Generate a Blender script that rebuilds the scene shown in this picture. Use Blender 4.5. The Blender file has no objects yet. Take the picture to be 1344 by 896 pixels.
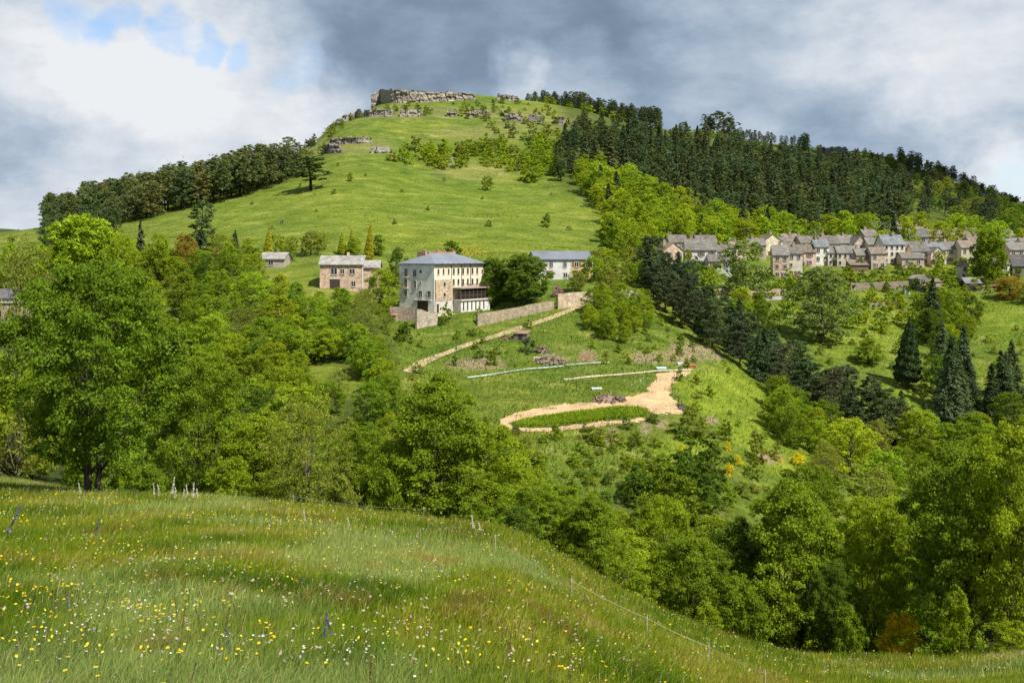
import bpy, bmesh, math, random
import numpy as np
from mathutils import Vector, Matrix

R = math.radians
F, UC, VH = 1291.0, 672.0, 335.0          # focal length in photo pixels, centre column, horizon row
rng = np.random.default_rng(7)
random.seed(7)
SC = bpy.context.scene
COL = SC.collection

# ------------------------------------------------------------------ helpers
def tag(o, label=None, cat=None, group=None, kind=None):
    if label: o['label'] = label
    if cat: o['category'] = cat
    if group: o['group'] = group
    if kind: o['kind'] = kind
    return o

def empty(name, loc=(0, 0, 0), rz=0.0, scale=(1, 1, 1)):
    o = bpy.data.objects.new(name, None)
    o.empty_display_size = 0.5
    o.location = loc; o.rotation_euler = (0, 0, rz); o.scale = scale
    COL.objects.link(o)
    return o

def np_mesh(name, V, faces_flat, nper, mats=(), midx=None, smooth=False):
    """mesh from a numpy vertex array and faces that all have nper corners (or nper = array of corner counts)"""
    me = bpy.data.meshes.new(name)
    V = np.asarray(V, dtype=np.float32)
    fl = np.asarray(faces_flat, dtype=np.int32).ravel()
    if np.isscalar(nper):
        nf = len(fl) // nper
        tot = np.full(nf, nper, dtype=np.int32)
    else:
        tot = np.asarray(nper, dtype=np.int32); nf = len(tot)
    st = np.concatenate([[0], np.cumsum(tot)[:-1]]).astype(np.int32)
    me.vertices.add(len(V)); me.vertices.foreach_set('co', V.ravel())
    me.loops.add(len(fl)); me.loops.foreach_set('vertex_index', fl)
    me.polygons.add(nf); me.polygons.foreach_set('loop_start', st)
    try: me.polygons.foreach_set('loop_total', tot)
    except Exception: pass
    for m in mats: me.materials.append(m)
    if midx is not None: me.polygons.foreach_set('material_index', np.asarray(midx, dtype=np.int32))
    me.polygons.foreach_set('use_smooth', np.full(nf, bool(smooth)))
    me.update(calc_edges=True)
    return me

class MB:
    """collects plain shapes into one mesh"""
    def __init__(s): s.v = []; s.f = []; s.m = []
    def add(s, verts, faces, mi=0, M=None):
        b = len(s.v)
        for p in verts:
            p = Vector(p)
            s.v.append(tuple(M @ p) if M is not None else tuple(p))
        for f in faces: s.f.append([b + i for i in f]); s.m.append(mi)
        return s
    def box(s, x0, x1, y0, y1, z0, z1, mi=0, M=None):
        v = [(x0,y0,z0),(x1,y0,z0),(x1,y1,z0),(x0,y1,z0),(x0,y0,z1),(x1,y0,z1),(x1,y1,z1),(x0,y1,z1)]
        f = [(0,3,2,1),(4,5,6,7),(0,1,5,4),(1,2,6,5),(2,3,7,6),(3,0,4,7)]
        return s.add(v, f, mi, M)
    def tube(s, pts, rads, n=6, mi=0, cap=True):
        pts = [Vector(p) for p in pts]
        b = len(s.v)
        for i, p in enumerate(pts):
            d = (pts[min(i+1, len(pts)-1)] - pts[max(i-1, 0)])
            if d.length < 1e-9: d = Vector((0,0,1))
            d.normalize()
            a = d.cross(Vector((0.13,0.97,0.21))); a.normalize(); c = d.cross(a)
            for k in range(n):
                t = 2*math.pi*k/n
                s.v.append(tuple(p + (a*math.cos(t) + c*math.sin(t))*rads[i]))
        for i in range(len(pts)-1):
            for k in range(n):
                k2 = (k+1) % n
                s.f.append([b+i*n+k, b+i*n+k2, b+(i+1)*n+k2, b+(i+1)*n+k]); s.m.append(mi)
        if cap:
            s.f.append([b+k for k in range(n)][::-1]); s.m.append(mi)
            s.f.append([b+(len(pts)-1)*n+k for k in range(n)]); s.m.append(mi)
        return s
    def mesh(s, name, mats, smooth=False):
        me = bpy.data.meshes.new(name)
        me.from_pydata(s.v, [], s.f)
        for m in mats: me.materials.append(m)
        me.polygons.foreach_set('material_index', s.m)
        if smooth: me.polygons.foreach_set('use_smooth', [True]*len(s.f))
        me.update()
        return me
    def build(s, name, mats, parent=None, smooth=False, loc=None):
        if not isinstance(mats, (list, tuple)): mats = [mats]
        o = bpy.data.objects.new(name, s.mesh(name, mats, smooth))
        COL.objects.link(o)
        if parent is not None: o.parent = parent
        if loc is not None: o.location = loc
        return o

# ------------------------------------------------------------------ value noise (numpy)
def _hash(ix, iy, seed):
    n = (ix.astype(np.int64)*374761393 + iy.astype(np.int64)*668265263 + seed*1442695041) & 0x7fffffff
    n = ((n ^ (n >> 13)) * 1274126177) & 0x7fffffff
    return ((n ^ (n >> 16)) & 0xffff) / 65535.0
def vnoise(x, y, seed=0):
    x = np.asarray(x, float); y = np.asarray(y, float)
    ix = np.floor(x); iy = np.floor(y); fx = x-ix; fy = y-iy
    fx = fx*fx*(3-2*fx); fy = fy*fy*(3-2*fy)
    a = _hash(ix,iy,seed); b = _hash(ix+1,iy,seed); c = _hash(ix,iy+1,seed); d = _hash(ix+1,iy+1,seed)
    return (a*(1-fx)+b*fx)*(1-fy) + (c*(1-fx)+d*fx)*fy
def fbm(x, y, seed=0, oct=4):
    s = 0; a = 0.5; t = 0
    for o in range(oct):
        s = s + a*vnoise(x*2**o, y*2**o, seed+o*17); t += a; a *= 0.5
    return s/t

# ------------------------------------------------------------------ the lie of the land
# per column: where the column stands, and (distance, apparent height) pairs of its ground
def mead(g, ds): return [(d, VH + F*(1.75/d + g - .011)) for d in ds]
near = [2.5, 4, 6, 9, 14, 20, 28]
T = {
 -900: mead(.19, near+[45]) + [(80,560),(150,460),(250,370),(400,330),(500,325),(700,330),(1000,338),(3000,338)],
 -300: mead(.20, near+[40,55]) + [(90,600),(130,555),(200,440),(300,370),(380,330),(450,312),(520,310),(700,328),(1000,340),(1800,340),(3000,325),(3600,298),(5000,300)],
 0:   mead(.215, near+[40,50]) + [(70,624),(90,640),(120,600),(160,520),(190,462),(215,430),(240,400),(300,350),(360,322),(420,308),(470,305),(600,325),(800,340),(1600,341),(2800,328),(3500,299),(5000,300)],
 150: mead(.217, near+[40,50]) + [(70,655),(90,665),(120,640),(150,580),(190,490),(230,420),(270,365),(320,325),(370,302),(420,285),(450,281),(550,300),(800,340),(1600,341),(3000,334),(3500,312),(5000,312)],
 300: mead(.222, near+[40,50]) + [(70,680),(90,695),(110,665),(140,600),(175,510),(210,430),(240,375),(280,335),(330,300),(380,268),(430,250),(460,247),(550,270),(800,335),(3000,335),(5000,335)],
 450: mead(.231, near+[48]) + [(68,715),(90,725),(110,690),(135,615),(160,540),(185,470),(210,412),(235,376),(270,335),(320,293),(370,255),(430,215),(480,180),(520,158),(545,149),(560,150),(650,200),(900,330),(5000,335)],
 500: mead(.235, near+[47]) + [(66,725),(87,735),(107,695),(132,620),(155,552),(180,486),(200,440),(220,414),(240,392),(265,355),(310,306),(370,262),(430,216),(480,180),(530,154),(550,146),(580,137),(590,134),(604,119),(640,119),(700,150),(1000,325),(5000,335)],
 560: mead(.240, near+[46]) + [(65,735),(85,745),(105,705),(130,625),(150,572),(170,522),(190,482),(205,450),(217,420),(222,411),(246,402),(268,352),(300,316),(350,282),(400,250),(450,215),(500,180),(540,155),(575,140),(592,134),(605,119),(650,119),(750,160),(1000,320),(5000,335)],
 620: mead(.243, near+[45.5]) + [(65,748),(85,758),(105,712),(127,632),(145,583),(156,562),(168,530),(185,492),(200,458),(214,424),(224,405),(245,388),(268,356),(300,318),(350,284),(400,254),(450,222),(500,186),(540,160),(580,141),(597,134),(608,119),(650,120),(750,160),(1000,320),(5000,335)],
 672: mead(.247, near+[45]) + [(65,765),(85,775),(105,722),(125,642),(140,592),(150,567),(160,553),(166,541),(174,522),(187,492),(197,463),(207,440),(217,421),(226,405),(240,393),(255,372),(270,350),(300,318),(350,286),(400,258),(440,233),(480,200),(520,172),(560,150),(592,139),(606,127),(640,124),(750,160),(1000,320),(5000,335)],
 760: mead(.283, near+[42]) + [(60,805),(80,825),(100,775),(120,702),(135,632),(148,582),(156,558),(166,535),(178,515),(190,487),(203,455),(217,420),(230,395),(245,381),(260,360),(280,340),(320,310),(370,278),(420,240),(470,205),(520,175),(570,153),(620,140),(660,140),(800,200),(1000,310),(5000,335)],
 850: mead(.320, near+[40]) + [(60,852),(80,862),(100,812),(120,712),(135,642),(150,587),(160,553),(172,522),(185,490),(200,462),(215,430),(230,400),(250,375),(275,352),(310,328),(360,295),(420,260),(480,228),(540,200),(600,180),(660,165),(700,163),(850,200),(1100,310),(5000,335)],
 950: mead(.355, near+[42]) + [(60,892),(85,882),(105,802),(125,692),(140,622),(155,572),(170,537),(185,507),(200,480),(215,464),(235,445),(255,415),(280,385),(310,358),(340,338),(400,300),(460,265),(520,238),(600,208),(680,187),(740,178),(800,180),(950,230),(1200,310),(5000,335)],
 1050: mead(.379, near+[46]) + [(65,912),(90,892),(110,812),(130,712),(145,642),(160,594),(175,575),(190,560),(205,532),(225,490),(250,445),(275,410),(300,385),(330,360),(360,338),(420,303),(480,272),(540,246),(620,218),(700,200),(780,192),(850,195),(1000,240),(1300,315),(5000,335)],
 1150: mead(.381, near+[50]) + [(70,905),(95,865),(120,772),(145,682),(170,612),(190,577),(205,545),(225,500),(250,450),(280,408),(305,380),(335,352),(365,330),(420,302),(480,275),(560,247),(640,226),(720,210),(800,199),(870,196),(1000,225),(1300,310),(5000,335)],
 1250: mead(.380, near+[50]) + [(70,900),(95,852),(120,762),(145,682),(170,622),(190,587),(210,545),(235,490),(260,448),(285,410),(305,385),(335,355),(365,335),(420,312),(480,292),(560,270),(640,253),(720,240),(800,236),(900,250),(1300,310),(5000,335)],
 1344: mead(.372, near+[48]) + [(65,872),(90,832),(115,752),(140,682),(170,622),(200,570),(225,520),(250,460),(280,405),(305,378),(335,352),(365,338),(420,322),(480,308),(560,295),(640,287),(720,283),(800,285),(1000,300),(1300,320),(5000,335)],
 1500: mead(.360, near+[50]) + [(70,842),(100,792),(130,712),(160,642),(200,562),(250,452),(300,378),(350,348),(420,332),(500,320),(600,310),(700,307),(800,310),(1000,322),(5000,335)],
 2300: mead(.330, near+[50]) + [(70,780),(100,720),(150,600),(200,500),(250,430),(300,380),(400,345),(600,325),(800,320),(1000,326),(5000,335)],
}
LN = np.linspace(math.log(2.5), math.log(5000), 420)
us = np.array(sorted(T)); prof = []
def gsm(A, sig, axis):
    k = int(3*sig)+1
    w = np.exp(-0.5*(np.arange(-k, k+1)/sig)**2); w /= w.sum()
    P = [(0,0)]*A.ndim; P[axis] = (k,k)
    B = np.pad(A, P, mode='edge')
    return np.apply_along_axis(lambda r: np.convolve(r, w, mode='valid'), axis, B)
for u in us:
    p = T[u]; prof.append(np.interp(LN, np.log([a for a,b in p]), [b for a,b in p]))
prof = gsm(np.array(prof), 2.2, 1)
UG = np.arange(-900, 2301, 8.0)
VT = np.stack([np.interp(UG, us, prof[:, j]) for j in range(len(LN))], 1)     # rows u, cols lnY
VT = gsm(VT, 3.2, 0)
def vtab(u, Y):
    fu = np.clip((np.asarray(u, float)+900)/8.0, 0, len(UG)-1.001)
    fy = np.clip((np.log(np.maximum(Y, 2.5))-LN[0])/(LN[1]-LN[0]), 0, len(LN)-1.001)
    iu = fu.astype(int); iy = fy.astype(int); a = fu-iu; b = fy-iy
    return (VT[iu,iy]*(1-a)+VT[iu+1,iy]*a)*(1-b) + (VT[iu,iy+1]*(1-a)+VT[iu+1,iy+1]*a)*b
def raw_h(x, Y):
    x = np.asarray(x, float); Y = np.asarray(Y, float)
    Ye = np.maximum(Y, 6.0)
    u = UC + F*x/Ye
    z = Ye*(VH - vtab(u, Ye))/F
    return z + np.where(Y < 6.0, (6.0-Y)*0.24, 0.0)
# the grid of the one ground sheet
TX = np.concatenate([np.linspace(-1.7,-.62,70)[:-1], np.linspace(-.62,.62,760), np.linspace(.62,1.7,70)[1:]])
YR = np.concatenate([np.linspace(-40, 5, 46)[:-1], np.exp(np.linspace(math.log(5), math.log(5000), 640))])
XX = TX[None, :]*np.maximum(YR, 14.0)[:, None]
YY = np.repeat(YR[:, None], len(TX), 1)
ZZ = raw_h(XX, YY)
amp = np.clip((YY-60)/120, 0, 1)
ZZ += amp*(0.9*(fbm(XX/14, YY/14, 3, 4)-.5)) + np.clip((YY-330)/150, 0, 1)*1.6*(fbm(XX/30, YY/30, 9, 3)-.5)
ZZ += 0.25*(fbm(XX/5, YY/5, 21, 3)-.5)*np.clip(1-np.abs(YY-35)/40, 0, 1)
def flatten_pad(cx, cy, rx, ry, z, ang=0.0, soft=3.0):
    """level a building plot into the slope"""
    ca, sa = math.cos(ang), math.sin(ang)
    dx = XX-cx; dy = YY-cy
    lx = np.abs(dx*ca+dy*sa)-rx; ly = np.abs(-dx*sa+dy*ca)-ry
    dd = np.maximum(np.maximum(lx, ly), 0)
    w = np.clip(1-dd/soft, 0, 1); w = w*w*(3-2*w)
    ZZ[:] = ZZ*(1-w) + z*w
LYR = np.log(np.maximum(YR, 1e-3))
def H(x, Y):
    """height of the ground sheet (bilinear on its grid)"""
    x = np.asarray(x, float); Y = np.asarray(Y, float)
    j = np.clip(np.searchsorted(YR, Y)-1, 0, len(YR)-2)
    b = np.clip((Y-YR[j])/(YR[j+1]-YR[j]), 0, 1)
    def row(jj):
        t = x/np.maximum(YR[jj], 14.0)
        i = np.clip(np.searchsorted(TX, t)-1, 0, len(TX)-2)
        a = np.clip((t-TX[i])/(TX[i+1]-TX[i]), 0, 1)
        return ZZ[jj,i]*(1-a)+ZZ[jj,i+1]*a
    return row(j)*(1-b)+row(j+1)*b
def at(u, v, ymin=4.0):
    """the first point of the ground that the pixel (u, v) of the photograph looks at"""
    Ys = np.exp(np.linspace(math.log(ymin), math.log(2500), 4000))
    z = H((u-UC)/F*Ys, Ys)
    vg = VH - F*z/Ys
    k = np.argmax(vg <= v)
    if vg[k] > v: k = int(np.argmin(vg))
    Y = Ys[k]
    return Vector(((u-UC)/F*Y, Y, float(z[k])))
def pos(u, Y, dz=0.0):
    x = (u-UC)/F*Y
    return Vector((x, Y, float(H(x, Y))+dz))

# ------------------------------------------------------------------ materials
def new_mat(name):
    m = bpy.data.materials.new(name); m.use_nodes = True
    nt = m.node_tree; nt.nodes.clear()
    return m, nt, nt.nodes, nt.links
def N(nt, typ, **kw):
    n = nt.nodes.new(typ)
    for k, v in kw.items():
        if k == 'ins':
            for a, b in v.items(): n.inputs[a].default_value = b
        else: setattr(n, k, v)
    return n
def ramp(nt, stops, interp='LINEAR'):
    n = nt.nodes.new('ShaderNodeValToRGB'); cr = n.color_ramp; cr.interpolation = interp
    while len(cr.elements) < len(stops): cr.elements.new(0.5)
    for e, (p, c) in zip(cr.elements, stops): e.position = p; e.color = (*c, 1) if len(c) == 3 else c
    return n
def mixc(nt, a, b, fac, mode='MIX'):
    n = nt.nodes.new('ShaderNodeMix'); n.data_type = 'RGBA'; n.blend_type = mode
    for s, v in ((6, a), (7, b), (0, fac)):
        if hasattr(v, 'is_output'): nt.links.new(v, n.inputs[s])
        elif s == 0: n.inputs[0].default_value = v
        else: n.inputs[s].default_value = (*v, 1)
    return n.outputs[2]
def math_(nt, op, a, b=None, clamp=False):
    n = nt.nodes.new('ShaderNodeMath'); n.operation = op; n.use_clamp = clamp
    for i, v in enumerate((a, b)):
        if v is None: continue
        if hasattr(v, 'is_output'): nt.links.new(v, n.inputs[i])
        else: n.inputs[i].default_value = v
    return n.outputs[0]

def stone_mat(name, stops, scale=1.2, bump=.3, rough=.9, streak=False, bricks=None):
    m, nt, nd, lk = new_mat(name)
    tc = N(nt, 'ShaderNodeTexCoord'); co = tc.outputs['Object']
    n1 = N(nt, 'ShaderNodeTexNoise', ins={'Scale': scale, 'Detail': 8, 'Roughness': .65}); lk.new(co, n1.inputs['Vector'])
    r = ramp(nt, stops); lk.new(n1.outputs[0], r.inputs[0])
    c = r.outputs[0]
    n2 = N(nt, 'ShaderNodeTexNoise', ins={'Scale': scale*.22, 'Detail': 5, 'Roughness': .6}); lk.new(co, n2.inputs['Vector'])
    r2 = ramp(nt, [(.3, (.72,.72,.72)), (.7, (1.15,1.13,1.1))]); lk.new(n2.outputs[0], r2.inputs[0])
    c = mixc(nt, c, r2.outputs[0], 1.0, 'MULTIPLY')
    oi = N(nt, 'ShaderNodeObjectInfo')
    h = n1.outputs[0]
    if bricks:
        b = N(nt, 'ShaderNodeTexVoronoi', ins={'Scale': bricks}); lk.new(co, b.inputs['Vector'])
        rb = ramp(nt, [(0, (.72,.7,.68)), (1, (1.2,1.18,1.12))])
        s = N(nt, 'ShaderNodeSeparateColor'); lk.new(b.outputs['Color'], s.inputs[0]); lk.new(s.outputs[0], rb.inputs[0])
        c = mixc(nt, c, rb.outputs[0], 1.0, 'MULTIPLY')
        h = math_(nt, 'SUBTRACT', h, b.outputs['Distance'])
    c = mixc(nt, c, oi.outputs['Color'], 1.0, 'MULTIPLY')
    bs = N(nt, 'ShaderNodeBsdfPrincipled', ins={'Roughness': rough}); lk.new(c, bs.inputs['Base Color'])
    bs.inputs['Specular IOR Level'].default_value = .25
    bp = N(nt, 'ShaderNodeBump', ins={'Strength': bump, 'Distance': .1}); lk.new(h, bp.inputs['Height']); lk.new(bp.outputs[0], bs.inputs['Normal'])
    o = N(nt, 'ShaderNodeOutputMaterial'); lk.new(bs.outputs[0], o.inputs[0])
    return m

def leaf_mat(name, trans=.50, var=.34, hue=.016):
    """colour comes from the object's own colour; every leaf differs a little"""
    m, nt, nd, lk = new_mat(name)
    oi = N(nt, 'ShaderNodeObjectInfo'); ge = N(nt, 'ShaderNodeNewGeometry')
    rp = ge.outputs['Random Per Island']
    hsv = N(nt, 'ShaderNodeHueSaturation'); lk.new(oi.outputs['Color'], hsv.inputs['Color'])
    mr = N(nt, 'ShaderNodeMapRange', ins={'To Min': .5-hue, 'To Max': .5+hue}); 
    h2 = math_(nt, 'FRACT', math_(nt, 'MULTIPLY', rp, 7.31)); lk.new(h2, mr.inputs[0]); lk.new(mr.outputs[0], hsv.inputs['Hue'])
    mv = N(nt, 'ShaderNodeMapRange', ins={'To Min': 1-var, 'To Max': 1+var*1.25}); lk.new(rp, mv.inputs[0])
    tc = N(nt, 'ShaderNodeTexCoord')
    nz = N(nt, 'ShaderNodeTexNoise', ins={'Scale': .55, 'Detail': 2}); lk.new(tc.outputs['Object'], nz.inputs['Vector'])
    mz = N(nt, 'ShaderNodeMapRange', ins={'From Min': .3, 'From Max': .7, 'To Min': .78, 'To Max': 1.25}); lk.new(nz.outputs[0], mz.inputs[0])
    lk.new(math_(nt, 'MULTIPLY', mv.outputs[0], mz.outputs[0]), hsv.inputs['Value'])
    d = N(nt, 'ShaderNodeBsdfPrincipled', ins={'Roughness': .6}); d.inputs['Specular IOR Level'].default_value = .12
    lk.new(hsv.outputs[0], d.inputs['Base Color'])
    t = N(nt, 'ShaderNodeBsdfTranslucent')
    tcx = mixc(nt, hsv.outputs[0], (1.25, 1.2, .55), 1.0, 'MULTIPLY'); lk.new(tcx, t.inputs['Color'])
    mx = N(nt, 'ShaderNodeMixShader', ins={0: trans}); lk.new(d.outputs[0], mx.inputs[1]); lk.new(t.outputs[0], mx.inputs[2])
    o = N(nt, 'ShaderNodeOutputMaterial'); lk.new(mx.outputs[0], o.inputs[0])
    return m
LEAF = leaf_mat('leaf'); NEEDLE = leaf_mat('needle', trans=.2, var=.35, hue=.02)
BARK = stone_mat('bark', [(.25,(.05,.04,.032)), (.75,(.15,.125,.1))], scale=6, bump=.6)
PINEBARK = stone_mat('pine_bark', [(.25,(.1,.06,.04)), (.75,(.25,.17,.12))], scale=6, bump=.6)

def plain_mat(name, col, rough=.6, metal=0.0, var=.12, spec=.3, scale=3.0):
    m, nt, nd, lk = new_mat(name)
    tc = N(nt, 'ShaderNodeTexCoord')
    nz = N(nt, 'ShaderNodeTexNoise', ins={'Scale': scale, 'Detail': 5}); lk.new(tc.outputs['Object'], nz.inputs['Vector'])
    r = ramp(nt, [(.25, tuple(c*(1-var) for c in col)), (.75, tuple(min(1, c*(1+var)) for c in col))]); lk.new(nz.outputs[0], r.inputs[0])
    b = N(nt, 'ShaderNodeBsdfPrincipled', ins={'Roughness': rough, 'Metallic': metal}); b.inputs['Specular IOR Level'].default_value = spec
    lk.new(r.outputs[0], b.inputs['Base Color'])
    o = N(nt, 'ShaderNodeOutputMaterial'); lk.new(b.outputs[0], o.inputs[0])
    return m

# ------------------------------------------------------------------ camera, sun, sky
cam = bpy.data.cameras.new('camera'); cam.sensor_fit = 'HORIZONTAL'; cam.sensor_width = 36
cam.lens = F/1344*36; cam.shift_y = -(448-VH)/1344; cam.clip_start = .1; cam.clip_end = 12000
co = bpy.data.objects.new('camera', cam); co.rotation_euler = (R(90), 0, 0); COL.objects.link(co); SC.camera = co
SUN_EL = R(53); SX, SY = .745, -.667
sv = Vector((SX*math.cos(SUN_EL), SY*math.cos(SUN_EL), math.sin(SUN_EL))).normalized()
sl = bpy.data.lights.new('sun', 'SUN'); sl.energy = 4.8; sl.angle = R(.53); sl.color = (1, .955, .88)
so = bpy.data.objects.new('sun', sl); so.rotation_euler = sv.to_track_quat('Z', 'Y').to_euler(); COL.objects.link(so)
SC.view_settings.view_transform = 'Standard'; SC.view_settings.look = 'None'; SC.view_settings.gamma = 1
SC.view_settings.exposure = 0.80
SC.cycles.max_bounces = 8; SC.cycles.diffuse_bounces = 4; SC.cycles.transmission_bounces = 5; SC.cycles.transparent_max_bounces = 8
SC.cycles.caustics_reflective = False; SC.cycles.caustics_refractive = False

W = bpy.data.worlds.new('World'); SC.world = W; W.use_nodes = True
nt = W.node_tree; nt.nodes.clear(); lk = nt.links
sky = N(nt, 'ShaderNodeTexSky', sky_type='NISHITA', sun_disc=False, sun_elevation=SUN_EL, sun_rotation=math.atan2(SX, SY), altitude=900, air_density=1.0, dust_density=.6, ozone_density=1.2)
bg1 = N(nt, 'ShaderNodeBackground', ins={'Strength': .10}); lk.new(sky.outputs[0], bg1.inputs[0])
tc = N(nt, 'ShaderNodeTexCoord'); D = tc.outputs['Generated']
def dirpx(u, v):
    return Vector(((u-UC)/F, 1, (VH-v)/F)).normalized()
def patch(u, v, pw, soft=None):
    """how near the view direction is to one compass direction: 1 there, 0 at pw degrees"""
    d = dirpx(u, v)
    n = N(nt, 'ShaderNodeVectorMath', operation='DOT_PRODUCT'); lk.new(WD, n.inputs[0]); n.inputs[1].default_value = d
    mr = N(nt, 'ShaderNodeMapRange', interpolation_type='SMOOTHSTEP', ins={'From Min': math.cos(R(pw)), 'From Max': 1.0}); lk.new(n.outputs['Value'], mr.inputs[0])
    return mr.outputs[0]
# a direction warped by noise, so that no cloud edge is smooth
wn = N(nt, 'ShaderNodeTexNoise', ins={'Scale': 7.0, 'Detail': 9, 'Roughness': .62}); lk.new(D, wn.inputs['Vector'])
ws = N(nt, 'ShaderNodeVectorMath', operation='SUBTRACT'); lk.new(wn.outputs['Color'], ws.inputs[0]); ws.inputs[1].default_value = (.5,.5,.5)
wm = N(nt, 'ShaderNodeVectorMath', operation='SCALE'); lk.new(ws.outputs[0], wm.inputs[0]); wm.inputs['Scale'].default_value = .14
wa = N(nt, 'ShaderNodeVectorMath', operation='ADD'); lk.new(D, wa.inputs[0]); lk.new(wm.outputs[0], wa.inputs[1])
wnm = N(nt, 'ShaderNodeVectorMath', operation='NORMALIZE'); lk.new(wa.outputs[0], wnm.inputs[0]); WD = wnm.outputs[0]
mp = N(nt, 'ShaderNodeMapping'); mp.inputs['Scale'].default_value = (1.0, 1.0, 3.2); lk.new(D, mp.inputs['Vector'])
c1 = N(nt, 'ShaderNodeTexNoise', ins={'Scale': 4.2, 'Detail': 9, 'Roughness': .55, 'Distortion': .25}); lk.new(mp.outputs[0], c1.inputs['Vector'])
mp2 = N(nt, 'ShaderNodeMapping'); mp2.inputs['Scale'].default_value = (1.0, 1.0, 2.0); mp2.inputs['Location'].default_value = (3.1,1.7,.4); lk.new(D, mp2.inputs['Vector'])
c2 = N(nt, 'ShaderNodeTexNoise', ins={'Scale': 11.0, 'Detail': 10, 'Roughness': .64}); lk.new(mp2.outputs[0], c2.inputs['Vector'])
base = math_(nt, 'ADD', math_(nt, 'MULTIPLY', math_(nt, 'SUBTRACT', c1.outputs[0], .5), .55), .60)
base = math_(nt, 'ADD', base, math_(nt, 'MULTIPLY', math_(nt, 'SUBTRACT', c2.outputs[0], .5), .72))
SKY_PATCHES = [
 (40, 90, 9, .22), (190, 120, 8, .24), (330, 130, 7, .26), (420, 150, 4, .16), (60, 290, 4, .34), (170, 180, 5, .10),
 (620, 20, 13, -.17), (400, 15, 7, -.14), (860, 60, 9, -.08), (90, 222, 4.5, -.20), (260, 215, 5, -.14), (560, 90, 7, -.16), (20, 190, 5, -.12),
 (1310, 50, 8, .30), (1160, 50, 6, .06), (1320, 250, 4, .42), (1150, 205, 6, -.16), (1280, 200, 5, -.18), (760, 110, 3.0, .26), (690, 106, 2.2, .28), (1010, 120, 7, .06), (1230, 150, 5, .14), (1000, 190, 5, -.08), (720, 55, 7, -.13), (830, 95, 5, -.10),
]
for (u, v, pw, am) in SKY_PATCHES:
    base = math_(nt, 'ADD', base, math_(nt, 'MULTIPLY', patch(u, v, pw), am))
cr = ramp(nt, [(.0, (.155,.21,.285)), (.22, (.195,.262,.35)), (.42, (.275,.36,.47)), (.62, (.42,.50,.60)), (.80, (.60,.65,.715)), (1.0, (.77,.79,.82))]); lk.new(base, cr.inputs[0])
CLOUD_STRENGTH = 0.63
bg2 = N(nt, 'ShaderNodeBackground', ins={'Strength': CLOUD_STRENGTH}); lk.new(cr.outputs[0], bg2.inputs[0])
# gaps of blue
gap = None
for (u, v, pw, am) in [(100, 10, 1.6, .55), (150, 26, 1.5, .7), (205, 46, 1.35, .75), (255, 62, 1.25, .8), (300, 68, 1.1, .7), (405, 84, 1.6, .36), (1330, 232, 2.0, .4)]:
    g = math_(nt, 'MULTIPLY', patch(u, v, pw), am)
    gap = g if gap is None else math_(nt, 'MAXIMUM', gap, g)
gap = math_(nt, 'MULTIPLY', gap, math_(nt, 'ADD', math_(nt, 'MULTIPLY', math_(nt, 'SUBTRACT', .52, c2.outputs[0]), 2.6), .72), True)
gap = math_(nt, 'MULTIPLY', gap, 1.15, True)
ms = N(nt, 'ShaderNodeMixShader'); lk.new(gap, ms.inputs[0]); lk.new(bg2.outputs[0], ms.inputs[1]); lk.new(bg1.outputs[0], ms.inputs[2])
wo = N(nt, 'ShaderNodeOutputWorld'); lk.new(ms.outputs[0], wo.inputs[0])
# ------------------------------------------------------------------ building plots, then the ground sheet
MC = Vector((-17.5, 222.0)); MDR = Vector((.559, .829)); MDL = Vector((-.829, .559)); MZ = -13.07
_c = MC + MDR*9.6 + MDL*5.1
flatten_pad(_c.x, _c.y, 10.5, 6.2, MZ-.05, math.atan2(MDR.y, MDR.x), 3.0)
_c = MC + MDR*8 - MDL*5.0
flatten_pad(_c.x, _c.y, 9.5, 4.5, MZ-.15, math.atan2(MDR.y, MDR.x), 4.0)
flatten_pad((738-UC)/F*258, 260, 9, 5, -6.15, .2, 4.0)

UU = UC + F*XX/np.maximum(YY, 3.0); VV = VH - F*ZZ/np.maximum(YY, 3.0)
def zone(u, v, ru, rv, y0=0, y1=9999):
    d = np.sqrt(((UU-u)/ru)**2 + ((VV-v)/rv)**2)
    d = d + (fbm(XX/5, YY/5, 31, 3)-.5)*.9
    return np.clip((1.15-d)/.45, 0, 1)*(YY > y0)*(YY < y1)
z_lime = np.zeros_like(XX); z_dry = np.zeros_like(XX); z_wood = np.zeros_like(XX)
for a in [(950,515,62,38,130,225), (1000,565,60,26,130,225), (1040,600,50,24,120,200), (900,590,40,25,120,200)]: z_lime = np.maximum(z_lime, zone(*a))
for a in [(1130,430,60,45,200,330), (1310,415,50,35,200,330), (430,500,60,28,130,240), (1190,520,90,30,180,260)]: z_lime = np.maximum(z_lime, .6*zone(*a))
z_lime = np.maximum(z_lime, .28*zone(520,285,330,62,260,470))
for a in [(625,478,36,9,150,240), (722,471,26,8,150,240), (772,468,14,7,150,240), (905,465,46,13,150,250), (850,470,20,8,150,240), (804,573,9,13,130,190), (847,562,10,9,130,190), (932,552,10,6,130,200),(868,556,8,4,130,190), (1010,600,20,8,120,190), (1240,380,20,10,250,350), (1295,372,20,9,250,350)]: z_dry = np.maximum(z_dry, zone(*a))
for a in [(450,192,70,10,400,620), (560,148,170,9,480,640), (700,160,70,14,480,660), (640,175,90,10,400,640), (620,225,60,12,350,480)]: z_dry = np.maximum(z_dry, .25*zone(*a))
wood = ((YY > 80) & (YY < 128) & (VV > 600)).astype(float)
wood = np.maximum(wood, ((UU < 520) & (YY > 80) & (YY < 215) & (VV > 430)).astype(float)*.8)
wood = np.maximum(wood, ((UU > 735) & (YY > 400) & (VV < 290)).astype(float)*.7)
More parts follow.
